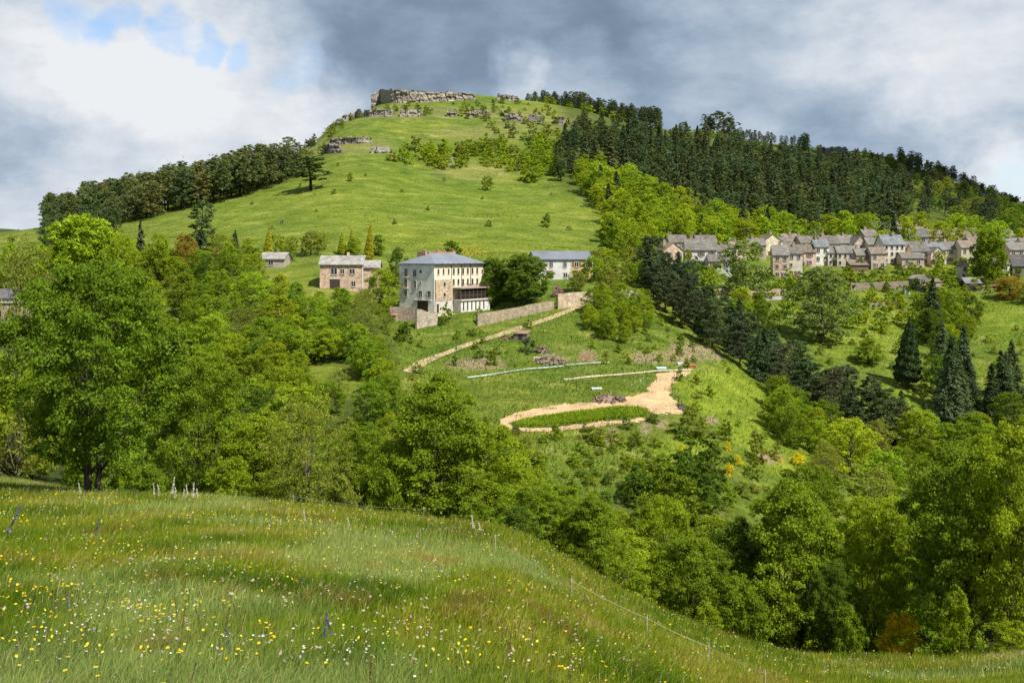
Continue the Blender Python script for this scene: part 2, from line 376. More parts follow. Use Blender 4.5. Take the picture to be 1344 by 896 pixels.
wood = np.maximum(wood, ((UU > 1040) & (YY > 400)).astype(float)*.7)
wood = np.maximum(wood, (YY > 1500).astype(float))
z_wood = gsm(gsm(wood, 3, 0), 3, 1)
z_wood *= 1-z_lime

ground, nt, nd, lk = new_mat('ground')
tcn = N(nt, 'ShaderNodeTexCoord'); OC = tcn.outputs['Object']
def nz(scale, det=6, rough=.6, dist=0.0, vec=None):
    n = N(nt, 'ShaderNodeTexNoise', ins={'Scale': scale, 'Detail': det, 'Roughness': rough, 'Distortion': dist}); lk.new(vec or OC, n.inputs['Vector']); return n.outputs[0]
mpg = N(nt, 'ShaderNodeMapping'); mpg.inputs['Scale'].default_value = (.6, 1.0, 1.0); lk.new(OC, mpg.inputs['Vector'])
fine = nz(1.1, 9, .72); mid = nz(.16, 6, .62, .4, mpg.outputs[0]); big = nz(.022, 5, .55)
g = ramp(nt, [(.28, (.050,.080,.010)), (.44, (.088,.125,.014)), (.57, (.120,.150,.022)), (.74, (.215,.215,.060))]); lk.new(mid, g.inputs[0])
col = g.outputs[0]
st = ramp(nt, [(.42, (.82,.86,.8)), (.55, (1,1,1)), (.66, (1.45,1.3,1.5))]); mps = N(nt, 'ShaderNodeMapping'); mps.inputs['Scale'].default_value = (.45, 1.0, 1.6); lk.new(OC, mps.inputs['Vector']); lk.new(nz(.35, 7, .68, .8, mps.outputs[0]), st.inputs[0]); col = mixc(nt, col, st.outputs[0], 1.0, 'MULTIPLY')
rb = ramp(nt, [(.32, (.70,.84,.75)), (.5, (1,1,1)), (.7, (1.25,1.12,1.0))]); lk.new(big, rb.inputs[0]); col = mixc(nt, col, rb.outputs[0], 1.0, 'MULTIPLY')
rf = ramp(nt, [(.3, (.58,.58,.56)), (.5, (1,1,1)), (.72, (1.5,1.45,1.3))]); lk.new(fine, rf.inputs[0]); col = mixc(nt, col, rf.outputs[0], 1.0, 'MULTIPLY')
at_ = N(nt, 'ShaderNodeAttribute', attribute_name='zone'); sp = N(nt, 'ShaderNodeSeparateColor'); lk.new(at_.outputs['Color'], sp.inputs[0])
lm = ramp(nt, [(.3, (.095,.135,.010)), (.5, (.145,.19,.015)), (.72, (.21,.245,.030))]); lk.new(mid, lm.inputs[0])
lmf = mixc(nt, lm.outputs[0], rf.outputs[0], .8, 'MULTIPLY')
col = mixc(nt, col, lmf, math_(nt, 'MULTIPLY', sp.outputs[0], .9))
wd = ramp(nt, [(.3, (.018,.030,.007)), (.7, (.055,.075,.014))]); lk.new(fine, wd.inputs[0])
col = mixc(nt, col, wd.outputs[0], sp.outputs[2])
dr = ramp(nt, [(.3, (.13,.105,.06)), (.5, (.23,.17,.105)), (.7, (.33,.25,.165))]); lk.new(fine, dr.inputs[0])
dfac = math_(nt, 'MULTIPLY', sp.outputs[1], math_(nt, 'ADD', math_(nt, 'MULTIPLY', math_(nt, 'SUBTRACT', nz(.7, 6, .7), .5), 3.0), .85), True)
col = mixc(nt, col, dr.outputs[0], dfac)
b = N(nt, 'ShaderNodeBsdfPrincipled', ins={'Roughness': .95}); b.inputs['Specular IOR Level'].default_value = .1; lk.new(col, b.inputs['Base Color'])
bp = N(nt, 'ShaderNodeBump', ins={'Strength': .9, 'Distance': .5}); lk.new(math_(nt, 'ADD', fine, math_(nt, 'MULTIPLY', mid, 1.5)), bp.inputs['Height']); lk.new(bp.outputs[0], b.inputs['Normal'])
o = N(nt, 'ShaderNodeOutputMaterial'); lk.new(b.outputs[0], o.inputs[0])

nr, nc = XX.shape
idx = np.arange(nr*nc).reshape(nr, nc)
quads = np.stack([idx[:-1,:-1], idx[:-1,1:], idx[1:,1:], idx[1:,:-1]], -1).reshape(-1, 4)
me = np_mesh('ground', np.stack([XX, YY, ZZ], -1).reshape(-1, 3), quads, 4, [ground], smooth=True)
ca = me.color_attributes.new('zone', 'FLOAT_COLOR', 'POINT')
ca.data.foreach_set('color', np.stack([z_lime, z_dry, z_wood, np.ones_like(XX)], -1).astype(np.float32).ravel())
go = bpy.data.objects.new('ground', me); COL.objects.link(go); tag(go, kind='structure')

# ------------------------------------------------------------------ plants: prototypes
def unit(a): return a/np.maximum(np.linalg.norm(a, axis=-1, keepdims=True), 1e-9)
def leafquads(C, Nn, L, Wd, r, bias=1.0, updir=None):
    """rhombic leaves round the points C, facing roughly along Nn"""
    n = len(C)
    nn = unit(Nn*bias + r.normal(size=(n,3))*.75)
    t = r.normal(size=(n,3))
    if updir is not None: t = t*.6 + updir
    t = unit(t - nn*(t*nn).sum(-1, keepdims=True)); b = np.cross(nn, t)
    l = L*(.6+.8*r.random((n,1))); w = Wd*(.6+.8*r.random((n,1)))
    V = np.stack([C - t*l*.5, C + b*w*.5 + t*l*.05, C + t*l*.5 - nn*l*.08, C - b*w*.5 + t*l*.05], 1).reshape(-1, 3)
    return V
def sph(r, n): return unit(r.normal(size=(n,3)))

def crown_broad(r, H=10., zb=1.6, R=4., nb=44, rb=1.5, ns=8, rs=.62, nleaf=60, L=.2, Wd=.13, prof='round', gap=.35, inner=.12):
    """boughs, each a cluster of leafy sprays, with gaps between them; lob lists the boughs for the limbs to reach"""
    C = []; NN = []; lob = []
    ph = r.random(6)*6.28
    for i in range(nb):
        t = (i+.2+.6*r.random())/nb
        if prof == 'round': rr = math.sqrt(max(.03, 1-(2*t-.86)**2/1.34))
        elif prof == 'tall': rr = (1-t**2.4)**.6*(.55+.45*min(1, t/.3))
        elif prof == 'egg': rr = math.sqrt(max(.03, 1-((t-.33)/.70)**2)) if t > .33 else .74+.26*t/.33
        else: rr = math.sqrt(max(.02, 1-t*t))
        a = i*2.39996 + r.normal()*.35
        wob = 1 + .16*math.sin(2*a+ph[0]+t*4) + .13*math.sin(3*a+ph[1]-t*6) + .1*r.normal()
        q = (.30+.62*r.random()**.55)
        rad = R*rr*q*wob
        z = zb + rb*.35 + t*(H-zb-rb*.75) + .25*r.normal()
        c = np.array([math.cos(a)*rad, math.sin(a)*rad, z])
        s = rb*(.6+.65*r.random())*(.7+.3*rr)
        lob.append((c, s))
        out = unit(np.array([math.cos(a)*q, math.sin(a)*q, (t-.3)*1.2]))
        for j in range(ns):
            if r.random() < gap*.5: continue
            d = unit(r.normal(size=3) + out*.8 + np.array([0,0,.25]))
            cc = c + d*s*(.45+.6*r.random())*np.array([1,1,.72])
            s2 = rs*(.55+.8*r.random())
            k = int(nleaf*(.5+r.random()))
            dd = unit(sph(r, k) + d*.5 + np.array([0,0,.35]))
            p = cc + dd*s2*(.25+.8*r.random((k,1)))*np.array([[1.1,1.1,.6]])
            p[:, 2] -= .10*((p[:, :2]-cc[:2])**2).sum(1)/max(s2, .1)
            C.append(p); NN.append(unit(dd*.6+np.array([[0,0,.55]])))
    k = int(nb*ns*nleaf*inner)
    cs = np.array([l[0] for l in lob]); pick = r.integers(0, len(lob), k)
    C.append(cs[pick]*np.array([[.8,.8,.97]]) + r.normal(size=(k,3))*rb*.4); NN.append(sph(r, k))
    return leafquads(np.concatenate(C), np.concatenate(NN), L, Wd, r), lob

def trunk_broad(r, lob, H=10., zb=1.6, rad=.2, stems=1, nlimb=10):
    m = MB()
    for s in range(stems):
        a = s*2.4+r.random(); sp = .0 if stems == 1 else .55
        bx, by = math.cos(a)*sp*.4, math.sin(a)*sp*.4
        tx, ty = math.cos(a)*sp*2.2+r.normal()*.15, math.sin(a)*sp*2.2+r.normal()*.15
        zt = H*.72
        pts = []; rd = []
        for i in range(7):
            q = i/6
            pts.append((bx+(tx-bx)*q+math.sin(q*5+s)*.1, by+(ty-by)*q+math.cos(q*4+s)*.1, -.3+zt*q)); rd.append(rad*(1.25 if i == 0 else 1)*(1-.8*q)/(1 if stems == 1 else 1.35))
        m.tube(pts, rd, 7)
        for j in range(nlimb//stems):
            c, sz = lob[r.integers(0, len(lob))]
            q = min(.8, max(.2, (c[2]-1.2)/H*.75)); k = int(q*6)
            p0 = Vector(pts[k]); p2 = Vector(c)
            pm = p0.lerp(p2, .5) + Vector((0,0,-.15*(p2-p0).length*.4))
            rr = rd[k]*.5
            m.tube([p0, pm, p2], [rr, rr*.6, rr*.2], 5)
    return m

def pine(r, H=14., R=2.9, z0=.38, nb=34, per=60, L=.55, Wd=.16, flat=.5):
    """a bare-footed trunk and an uneven, rounded crown of needle pads"""
    C = []; NN = []; m = MB()
    m.tube([(0,0,-.4),(.08,.05,H*.35),(-.05,.08,H*.7),(0,0,H*.95)], [.24,.18,.11,.04], 6)
    ph = r.random(3)*6.28
    for i in range(nb):
        t = (i+.6*r.random())/nb
        rr = R*math.sqrt(max(.05, 1-((t-.36)/.68)**2)) if t > .36 else R*(.70+.30*t/.36)
        a = i*2.399+r.normal()*.4
        rr *= (.45+.55*r.random()**.6)*(1+.2*math.sin(2*a+ph[0]+3*t))
        z = H*(z0+(1-z0)*t*.965)
        c = np.array([math.cos(a)*rr, math.sin(a)*rr, z+.08*rr])
        if rr > .8: m.tube([(0,0,z-.3),(c[0]*.5,c[1]*.5,z-.1),tuple(c)], [.06,.04,.015], 4)
        s = R*.36*(.65+.6*r.random())*(1-.3*t)
        for j in range(3):
            cc = c + r.normal(size=3)*s*.55*np.array([1,1,.45]); k = int(per*(.5+r.random()*.9)/3)
            d = sph(r, k)*np.array([[1,1,flat]])
            C.append(cc+d*s*.75*(.35+.7*r.random((k,1)))); NN.append(unit(d+np.array([[0,0,.7]])))
    k = per*2
    C.append(np.array([0,0,H*(z0+1)*.5])+r.normal(size=(k,3))*np.array([R*.25,R*.25,H*(1-z0)*.2])); NN.append(sph(r, k))
    return leafquads(np.concatenate(C), np.concatenate(NN), L, Wd, r, .8), m

def spruce(r, H=15., R=3.0, z0=.05, step=.5, nbr=8, per=16, L=.7, Wd=.24, pw=.9, droop=.28, jit=.25):
    C = []; NN = []; U = []; m = MB()
    m.tube([(0,0,-.4),(0,0,H*.5),(0,0,H*.98)], [.24,.15,.03], 6)
    z = H*z0
    while z < H*.985:
        t = z/H
        rr0 = R*(1-t)**pw + .12
        nb = max(3, int(nbr*(.55+.6*(1-t))))
        for j in range(nb):
            a = r.random()*6.283
            rr = rr0*(1-jit+2*jit*r.random()*.8)
            k = max(3, int(per*rr/R*1.3)+2)
            q = r.random(k)**.7
            px = np.stack([np.cos(a+r.normal(size=k)*.18)*rr*q, np.sin(a+r.normal(size=k)*.18)*rr*q, z + .12*rr*q - droop*rr*q*q*1.2 + r.normal(size=k)*.06], 1)
            C.append(px); NN.append(np.tile([[math.cos(a)*.35, math.sin(a)*.35, 1.0]], (k,1))); U.append(np.tile([[math.cos(a), math.sin(a), -.45]], (k,1)))
        z += step*(.7+.6*(1-t))
    return leafquads(np.concatenate(C), np.concatenate(NN), L, Wd, r, 1.3, np.concatenate(U)*1.2), m

def dense_cone(r, H=15., R=4.3, n=15000, L=.42, Wd=.2, z0=.09):
    t = 1-np.sqrt(r.random(n)); a = r.random(n)*6.283
    bump = .84+.16*np.sin(a*5+t*19)*np.sin(a*3-t*31) + .10*(r.random(n)-.5)
    prof = (1-t)**.72*(np.clip(t/.10, 0, 1)*.3+.7)
    rr = R*prof*bump*(.86+.14*r.random(n))
    z = H*(z0+(1-z0)*t)
    C = np.stack([np.cos(a)*rr, np.sin(a)*rr, z], 1)
    NN = np.stack([np.cos(a), np.sin(a), np.full(n, .5)], 1)
    m = MB(); m.tube([(0,0,-.4),(0,0,H*.2),(0,0,H*.9)], [.42,.35,.05], 8)
    return leafquads(C, unit(NN), L, Wd, r, 1.0, np.array([[0,0,-.6]])), m

PROTO = {}
def reg(kind, lod, V, m, bark, leaf, H, Wd):
    nq = len(V)//4
    crown = np_mesh(kind+'_crown', V, np.arange(nq*4), 4, [leaf])
    trunk = m.mesh(kind+'_trunk', [bark], True)
    if lod == 'far':
        nt_ = len(m.v)
        allV = np.concatenate([V, np.array(m.v)]) if nt_ else V
        fl = list(range(nq*4)); cnt = [4]*nq
        for f in m.f: fl += [i+nq*4 for i in f]; cnt.append(len(f))
        both = np_mesh(kind, allV, fl, cnt, [leaf, bark], [0]*nq+[1]*len(m.f))
    else: both = None
    PROTO.setdefault((kind, lod), []).append((crown, trunk, both, H, Wd))

r = np.random.default_rng(11)
for i, (pf, zb, R_, nb, st) in enumerate([('egg',1.7,4.4,74,3), ('tall',1.0,3.6,66,2), ('egg',.8,4.2,72,2), ('round',1.5,4.0,62,1)]):
    V, lob = crown_broad(r, 10, zb, R_, int(nb*1.3), 1.2, 10, .48, 84, .155, .10, pf, .40, .09)
    reg('broadleaf', 'near', V, trunk_broad(r, lob, 10, zb, .20, st, 30), BARK, LEAF, 10, 2*R_+1)
for i, (pf, zb, R_, nb) in enumerate([('round',1.0,4.2,46), ('egg',.5,4.0,46), ('tall',.8,3.3,42), ('round',1.4,4.6,50), ('egg',.6,3.5,42), ('tall',.4,3.8,44)]):
    V, lob = crown_broad(r, 10, zb, R_, int(nb*1.15), 1.3, 8, .58, 36, .275, .175, pf, .42, .09)
    reg('broadleaf', 'mid', V, trunk_broad(r, lob, 10, zb, .22, 1+i % 2, 14), BARK, LEAF, 10, 2*R_+1)
for i, (pf, zb, R_, nb) in enumerate([('round',.8,4.3,34), ('egg',.3,4.0,34), ('tall',.5,3.3,30), ('round',.8,3.7,30)]):
    V, lob = crown_broad(r, 10, zb, R_, int(nb*1.1), 1.4, 6, .70, 18, .50, .34, pf, .38, .10)
    reg('broadleaf', 'far', V, trunk_broad(r, lob, 10, zb, .25, 1, 4), BARK, LEAF, 10, 2*R_+1)
for i in range(2):      # thin, airy crowns
    V, lob = crown_broad(r, 10, 1.2, 3.9, 50, 1.2, 8, .55, 17, .27, .15, ['round','tall'][i], .7, .06)
    reg('airy', 'mid', V, trunk_broad(r, lob, 10, 1.2, .24, 2, 30), BARK, LEAF, 10, 8.4)
    V, lob = crown_broad(r, 10, 1.6, 3.9, 70, 1.15, 9, .5, 34, .17, .10, ['round','tall'][i], .7, .05)
    reg('airy', 'near', V, trunk_broad(r, lob, 10, 1.6, .2, 2, 36), BARK, LEAF, 10, 8.4)
V, lob = crown_broad(r, 10, .9, 4.6, 74, 1.3, 9, .62, 34, .34, .23, 'egg', .15, .12)
reg('dense', 'mid', V, trunk_broad(r, lob, 10, .9, .3, 1, 12), BARK, LEAF, 10, 10.0)
V, lob = crown_broad(r, 10, 4.0, 4.4, 44, 1.3, 8, .6, 16, .30, .17, 'round', .5, .06)
reg('highcrown', 'mid', V, trunk_broad(r, lob, 10, 4.0, .30, 1, 26), BARK, LEAF, 10, 9.6)
for lod, nb, ns, nleaf, L in (('near', 26, 8, 46, .15), ('mid', 18, 6, 20, .27), ('far', 12, 5, 12, .46)):
    for i in range(3):
        V, lob = crown_broad(r, 3, 0, 1.7, nb, .62, ns, .30, nleaf, L, L*.62, 'dome', .4, .1)
        m = MB()
        for k in range(5):
            c = lob[k*2][0]; m.tube([(0,0,-.2), (c[0]*.4,c[1]*.4,c[2]*.5), tuple(c)], [.05,.04,.015], 4)
        reg('shrub', lod, V, m, BARK, LEAF, 3, 4.1)
for i in range(4):
    V, m = pine(r, 14, [2.6,3.0,2.4,3.3][i], [.26,.18,.32,.12][i], 40, 66, .62, .26)
    reg('pine', 'far', V, m, PINEBARK, NEEDLE, 14, 6)
for i in range(2):
    V, m = pine(r, 14, [2.9,3.4][i], [.16,.08][i], 60, 190, .42, .16)
    reg('pine', 'mid', V, m, PINEBARK, NEEDLE, 14, 6.6)
for i in range(3):
    V, m = spruce(r, 15, [3.3,3.7,3.1][i], .03, .52, 10, 16, .9, .42, pw=.75)
    reg('spruce', 'far', V, m, PINEBARK, NEEDLE, 15, 6)
for i in range(4):
    V, m = spruce(r, 15, [3.5,4.1,3.2,3.8][i], .03, .34, 11, 30, .55, .22, pw=.78, jit=.34)
    reg('spruce', 'mid', V, m, PINEBARK, NEEDLE, 15, 7)
V, m = dense_cone(r); reg('cone', 'mid', V, m, PINEBARK, NEEDLE, 15, 8.6)
for i in range(2):
    V, m = dense_cone(r, 9, 1.5, 4200, .36, .18, .03); reg('goldcone', 'mid', V, m, BARK, LEAF, 9, 3)

NAMES = {'broadleaf': ('broadleaf_tree', 'tree'), 'airy': ('broadleaf_tree', 'tree'), 'dense': ('broadleaf_tree', 'tree'), 'highcrown': ('broadleaf_tree', 'tree'), 'shrub': ('shrub', 'shrub'), 'pine': ('pine_tree', 'tree'),
         'spruce': ('fir_tree', 'tree'), 'cone': ('sequoia_tree', 'tree'), 'goldcone': ('golden_conifer', 'tree')}
COUNT = {}; KINDNAME = {}
def vary(c, v=.14):
    k = 1+random.uniform(-v, v); h = random.uniform(-v, v)*.6
    return (c[0]*k*(1+h), c[1]*k, c[2]*k*(1-h), 1)
def plant(kind, u, Y, h=None, vtop=None, wpx=None, col=(.08,.145,.013), label=None, group=None, ws=1.0, name=None, cat=None, var=.14, lod=None, proto=None, sink=.15, x=None, rz=None):
    """one tree or shrub, rooted in the ground sheet, h metres tall (or tall enough to be seen up to the row vtop)"""
    x = (u-UC)/F*Y if x is None else x
    z = float(H(x, Y))-sink
    if vtop is not None: h = max(.6, Y*(VH-vtop)/F - z)
    want = lod or ('near' if Y < 84 else 'mid' if Y < 262 else 'far')
    for k in (want, 'mid', 'far', 'near'):
        if (kind, k) in PROTO: want = k; break
    ps = PROTO[(kind, want)]
    crown, trunk, both, pH, pW = ps[proto % len(ps)] if proto is not None else ps[random.randrange(len(ps))]
    s = h/pH; sx = s*ws if wpx is None else (wpx/F*Y)/pW
    rz = random.uniform(0, 6.28) if rz is None else rz
    nm, ct = NAMES[kind]; nm = name or KINDNAME.get((kind, col), nm); ct = cat or ct
    c = vary(col, var)
    if both is not None:
        o = bpy.data.objects.new(nm, both); COL.objects.link(o); o.color = c
        o.location = (x, Y, z); o.rotation_euler = (random.gauss(0,.035),random.gauss(0,.035),rz); o.scale = (sx, sx*random.uniform(.92,1.08), s)
    else:
        o = empty(nm, (x, Y, z), rz, (sx, sx, s)); o.rotation_euler = (random.gauss(0,.03),random.gauss(0,.03),rz)
        t = bpy.data.objects.new('trunk' if kind != 'shrub' else 'stem', trunk); COL.objects.link(t); t.parent = o
        w = bpy.data.objects.new('crown' if kind != 'shrub' else 'foliage', crown); COL.objects.link(w); w.parent = o; w.color = c
    tag(o, label, ct, group)
    COUNT[nm] = COUNT.get(nm, 0)+1
    return o

def inpoly(px, py, poly):
    c = False; n = len(poly); j = n-1
    for i in range(n):
        xi, yi = poly[i]; xj, yj = poly[j]
        if (yi > py) != (yj > py) and px < (xj-xi)*(py-yi)/(yj-yi+1e-12)+xi: c = not c
        j = i
    return c
def fill(poly, spacing, fn, avoid=None, n_max=400, seed=1, taken=None):
    """scatter over the ground inside a (column, distance) outline, no two closer than spacing"""
    rr = random.Random(seed)
    P = [((u-UC)/F*Y, Y) for u, Y in poly]
    x0, x1 = min(p[0] for p in P), max(p[0] for p in P); y0, y1 = min(p[1] for p in P), max(p[1] for p in P)
    pts = list(taken or []); n = 0; base = len(pts); miss = 0
    while n < n_max and miss < 900:
        x = rr.uniform(x0, x1); Y = rr.uniform(y0, y1)
        if not inpoly(UC+F*x/Y, Y, poly): miss += 1; continue
        if any((x-a)**2+(Y-b)**2 < spacing**2 for a, b in pts): miss += 1; continue
        u = UC+F*x/Y
        if avoid and avoid(u, Y, VH-F*float(H(x, Y))/Y): miss += 1; continue
        pts.append((x, Y)); n += 1; miss = 0
        fn(u, Y, rr)
    return pts[base:]
# ------------------------------------------------------------------ buildings
STUCCO = stone_mat('stucco', [(.3,(.80,.78,.75)), (.7,(1.0,.99,.97))], scale=2.0, bump=.08)
RUBBLE = stone_mat('rubble_stone', [(.25,(.62,.58,.52)), (.75,(1.05,1.0,.94))], scale=2.4, bump=.5, bricks=2.6)
ROOFTILE = stone_mat('roof_slates', [(.25,(.66,.66,.66)), (.75,(1.1,1.08,1.05))], scale=1.6, bump=.35, bricks=1.7)
METALROOF = stone_mat('smooth_roof', [(.25,(.9,.9,.9)), (.75,(1.05,1.05,1.05))], scale=.7, bump=.05, rough=.55)
GLASS = plain_mat('window_glass', (.018,.02,.024), .12, spec=.5)
TRIM = plain_mat('stone_trim', (.42,.38,.32), .8)
WHITE = plain_mat('white_paint', (.72,.71,.68), .6)
DARKWOOD = plain_mat('dark_wood', (.045,.03,.022), .7)
BROWNWOOD = plain_mat('brown_wood', (.17,.085,.05), .7)
GREYWOOD = plain_mat('grey_wood', (.16,.145,.13), .8)
IRON = plain_mat('iron', (.03,.03,.032), .5, .3)
CONCRETE = stone_mat('concrete', [(.3,(.75,.74,.72)), (.7,(.95,.94,.92))], scale=1.2, bump=.1)

def face_m(face, w, d):
    """local frame of a wall: x along it, y out of it, z up"""
    if face == 'front': return Matrix.Translation((0,0,0))
    if face == 'left': return Matrix.Translation((-w/2, d, 0)) @ Matrix.Rotation(R(-90), 4, 'Z')
    if face == 'right': return Matrix.Translation((w/2, 0, 0)) @ Matrix.Rotation(R(90), 4, 'Z')
def window(parent, face, w, d, cx, z0, ww, wh, frame=None, pane=None, proud=.05, shut=None, off=0.0):
    """cx: metres along the wall from its left end as seen from outside"""
    M = face_m(face, w, d)
    if face == 'front': cx = cx - w/2
    m = MB()
    t = min(.14, ww*.16)
    y1 = -off
    m.box(cx-ww/2-t, cx-ww/2, y1-proud-.03, y1+.02, z0-t, z0+wh+t, 0, M); m.box(cx+ww/2, cx+ww/2+t, y1-proud-.03, y1+.02, z0-t, z0+wh+t, 0, M)
    m.box(cx-ww/2, cx+ww/2, y1-proud-.03, y1+.02, z0+wh, z0+wh+t, 0, M); m.box(cx-ww/2-.05, cx+ww/2+.05, y1-proud-.09, y1+.02, z0-t-.06, z0-.001, 0, M)
    o = m.build('window', [frame or TRIM], parent)
    p = MB(); p.box(cx-ww/2, cx+ww/2, y1-.02, y1+.015, z0, z0+wh, 0, M)
    if ww > .7: p.box(cx-.035, cx+.035, y1-.04, y1-.021, z0, z0+wh, 1, M)
    po = p.build('pane', [pane or GLASS, WHITE], o)
    if shut:
        for s in (-1, 1):
            q = MB(); xa = cx+s*(ww/2+t+ww*.25)
            q.box(xa-ww*.24, xa+ww*.24, y1-.06, y1-.004, z0-.02, z0+wh, 0, M); q.build('shutter', [shut], o)
    return o
def door(parent, face, w, d, cx, z0, ww, wh, mat=None, name='door', off=0.0):
    M = face_m(face, w, d)
    if face == 'front': cx = cx - w/2
    m = MB(); m.box(cx-ww/2, cx+ww/2, -off-.03, -off+.01, z0, z0+wh, 0, M)
    m.box(cx-ww/2-.15, cx+ww/2+.15, -off-.09, -off+.01, z0+wh, z0+wh+.2, 1, M)
    return m.build(name, [mat or DARKWOOD, TRIM], parent)

def gable_profile(d, h, rise): return [(0,-3),(d,-3),(d,h),(d/2,h+rise),(0,h)]
def extrude(mb, prof, axis, a0, a1, mi=0):
    """prof in (y, z) swept along x, or in (x, z) swept along y"""
    n = len(prof)
    if axis == 'x': v = [(a0,p,q) for p,q in prof]+[(a1,p,q) for p,q in prof]
    else: v = [(p,a0,q) for p,q in prof]+[(p,a1,q) for p,q in prof]
    f = [list(range(n))[::-1], [n+i for i in range(n)]]+[[i,(i+1)%n,n+(i+1)%n,n+i] for i in range(n)]
    if axis == 'y': f = [q[::-1] for q in f]
    mb.add(v, f, mi)
def house(name, label, cat, group, loc, rot, w, d, h, rise, kind='gable', wall=(.5,.46,.4), roof=(.16,.15,.14), wmat=None, rmat=None, over=.35, chims=(), thick=.2):
    o = empty(name, loc, rot); tag(o, label, cat, group)
    m = MB()
    if kind == 'gable': extrude(m, gable_profile(d, h, rise), 'x', -w/2, w/2)
    elif kind == 'gable_front': extrude(m, [(-w/2,-3),(w/2,-3),(w/2,h),(0,h+rise),(-w/2,h)], 'y', 0, d)
    elif kind == 'shed': extrude(m, [(0,-3),(d,-3),(d,h+rise),(0,h)], 'x', -w/2, w/2)
    else: m.box(-w/2, w/2, 0, d, -3, h)
    wo = m.build('wall', [wmat or STUCCO], o); wo.color = (*wall, 1)
    m = MB(); e = over
    if kind in ('gable', 'gable_front'):
        span = d if kind == 'gable' else w
        sl = rise/(span/2); b = .02
        lo = h-e*sl+b; prof = [(-e,lo),(span/2,h+rise+b),(span+e,lo),(span+e,lo+thick),(span/2,h+rise+b+thick),(-e,lo+thick)]
        if kind == 'gable': extrude(m, prof, 'x', -w/2-e*.7, w/2+e*.7)
        else: extrude(m, [(p-w/2,q) for p,q in prof], 'y', -e*.7, d+e*.7)
    elif kind == 'shed':
        sl = rise/d; extrude(m, [(-e,h-e*sl+.02),(d+e,h+rise+e*sl+.02),(d+e,h+rise+e*sl+.02+thick),(-e,h-e*sl+.02+thick)], 'x', -w/2-e*.7, w/2+e*.7)
    elif kind == 'hip':
        hx = w/2+e; k = d/2*.95
        v = [(-hx,-e,h+.02),(hx,-e,h+.02),(hx,d+e,h+.02),(-hx,d+e,h+.02),(-hx,-e,h+.02+thick),(hx,-e,h+.02+thick),(hx,d+e,h+.02+thick),(-hx,d+e,h+.02+thick),(-w/2+k,d/2,h+rise),(w/2-k,d/2,h+rise)]
        m.add(v, [(0,3,2,1),(0,1,5,4),(1,2,6,5),(2,3,7,6),(3,0,4,7),(4,5,9,8),(6,7,8,9),(5,6,9),(7,4,8)])
    else:
        m.box(-w/2-e, w/2+e, -e, d+e, h+.005, h+thick)
    ro = m.build('roof', [rmat or ROOFTILE], o); ro.color = (*roof, 1)
    for (cx, cy, ch, cw) in chims:
        c = MB(); c.box(cx-cw/2, cx+cw/2, cy-.3, cy+.3, h, h+rise+ch); c.box(cx-cw/2-.07, cx+cw/2+.07, cy-.37, cy+.37, h+rise+ch, h+rise+ch+.12)
        for q in ((-.2, .2) if cw > .8 else (0,)): c.tube([(cx+q,cy,h+rise+ch+.12),(cx+q,cy,h+rise+ch+.5)], [.12,.1], 6, 1)
        k = c.build('chimney', [STUCCO, ROOFTILE], ro); k.color = (.34,.27,.22,1)
    return o

# the tall white building with a slate hip roof
t56 = math.atan2(MDR.y, MDR.x)
mw, md, mh = 19.3, 10.3, 11.0
mc = MC + MDR*(mw/2)
main = house('residence', 'tall white four-storey building with blue-grey hip roof and glazed veranda', 'building', None, (mc.x, mc.y, MZ), t56, mw, md, mh, 2.5, 'hip', wall=(.72,.64,.50), roof=(.17,.19,.225), rmat=METALROOF, over=.45, thick=.16)
for ch in main.children:
    if ch.name.startswith('wall'): mainwall = ch
    if ch.name.startswith('roof'): mainroof = ch
m = MB(); m.box(-mw/2-.06, -mw/2-.003, .0, md, -3, mh-.02); q = m.build('gable_render', [STUCCO], main); q.color = (.74,.74,.72,1)
m = MB()
for k in range(1, 9): m.box(-mw/2+k*2.15-.02, -mw/2+k*2.15+.02, -.62, -.44, mh+.06, mh+.26)
m.box(-mw/2-.5, mw/2+.5, -.60, -.452, mh-.05, mh+.10); q = m.build('gutter', [IRON], mainroof)
def lw(y, z0, z1, ww): window(main, 'left', mw, md, md-y, z0, ww, z1-z0, TRIM, off=.06)
for y, z0, z1, ww in [(8.3,8.2,9.9,.75),(8.3,5.7,7.4,.75),(8.3,3.6,4.8,.75),(5.7,8.1,9.7,.75),(5.7,5.5,7.2,.75),(3.95,9.1,9.65,.5),(3.95,6.6,7.0,.35),(4.0,3.5,4.9,.85),(1.45,3.5,4.9,.85)]: lw(y, z0, z1, ww)
M = face_m('left', mw, md)
m = MB(); m.box(md-4.9, md-1.8, -.10, -.061, .1, 2.75, 0, M); m.build('garage_door', [DARKWOOD], main)
m = MB(); m.box(md-5.7, md-.8, -.45, -.062, 2.78, 2.98, 0, M); m.build('lintel', [CONCRETE], main).color = (.6,.58,.55,1)
for z in (8.05, 5.55):
    m = MB(); m.box(md-8.3-.8, md-8.3+.8, -.85, -.065, z-.12, z, 0, M)
    for k in range(9): m.box(md-9.1+k*.2, md-9.1+k*.2+.03, -.85, -.82, z, z+.9, 1, M)
    m.box(md-9.12, md-7.48, -.86, -.81, z+.9, z+.96, 1, M)
    m.build('balcony', [TRIM, BROWNWOOD], main)
def rt(px):
    a = (515+px/8.96-UC)/F
    return (a*MC.y - MC.x)/(MDR.x - a*MDR.y)
for px in (540, 600, 660): window(main, 'front', mw, md, rt(px), 8.75, .5, 1.2, TRIM)
for px in (720, 775, 830, 885, 940, 995): window(main, 'front', mw, md, rt(px), 8.7, .6, 1.35, TRIM); window(main, 'front', mw, md, rt(px), 6.2, .6, 1.3, TRIM)
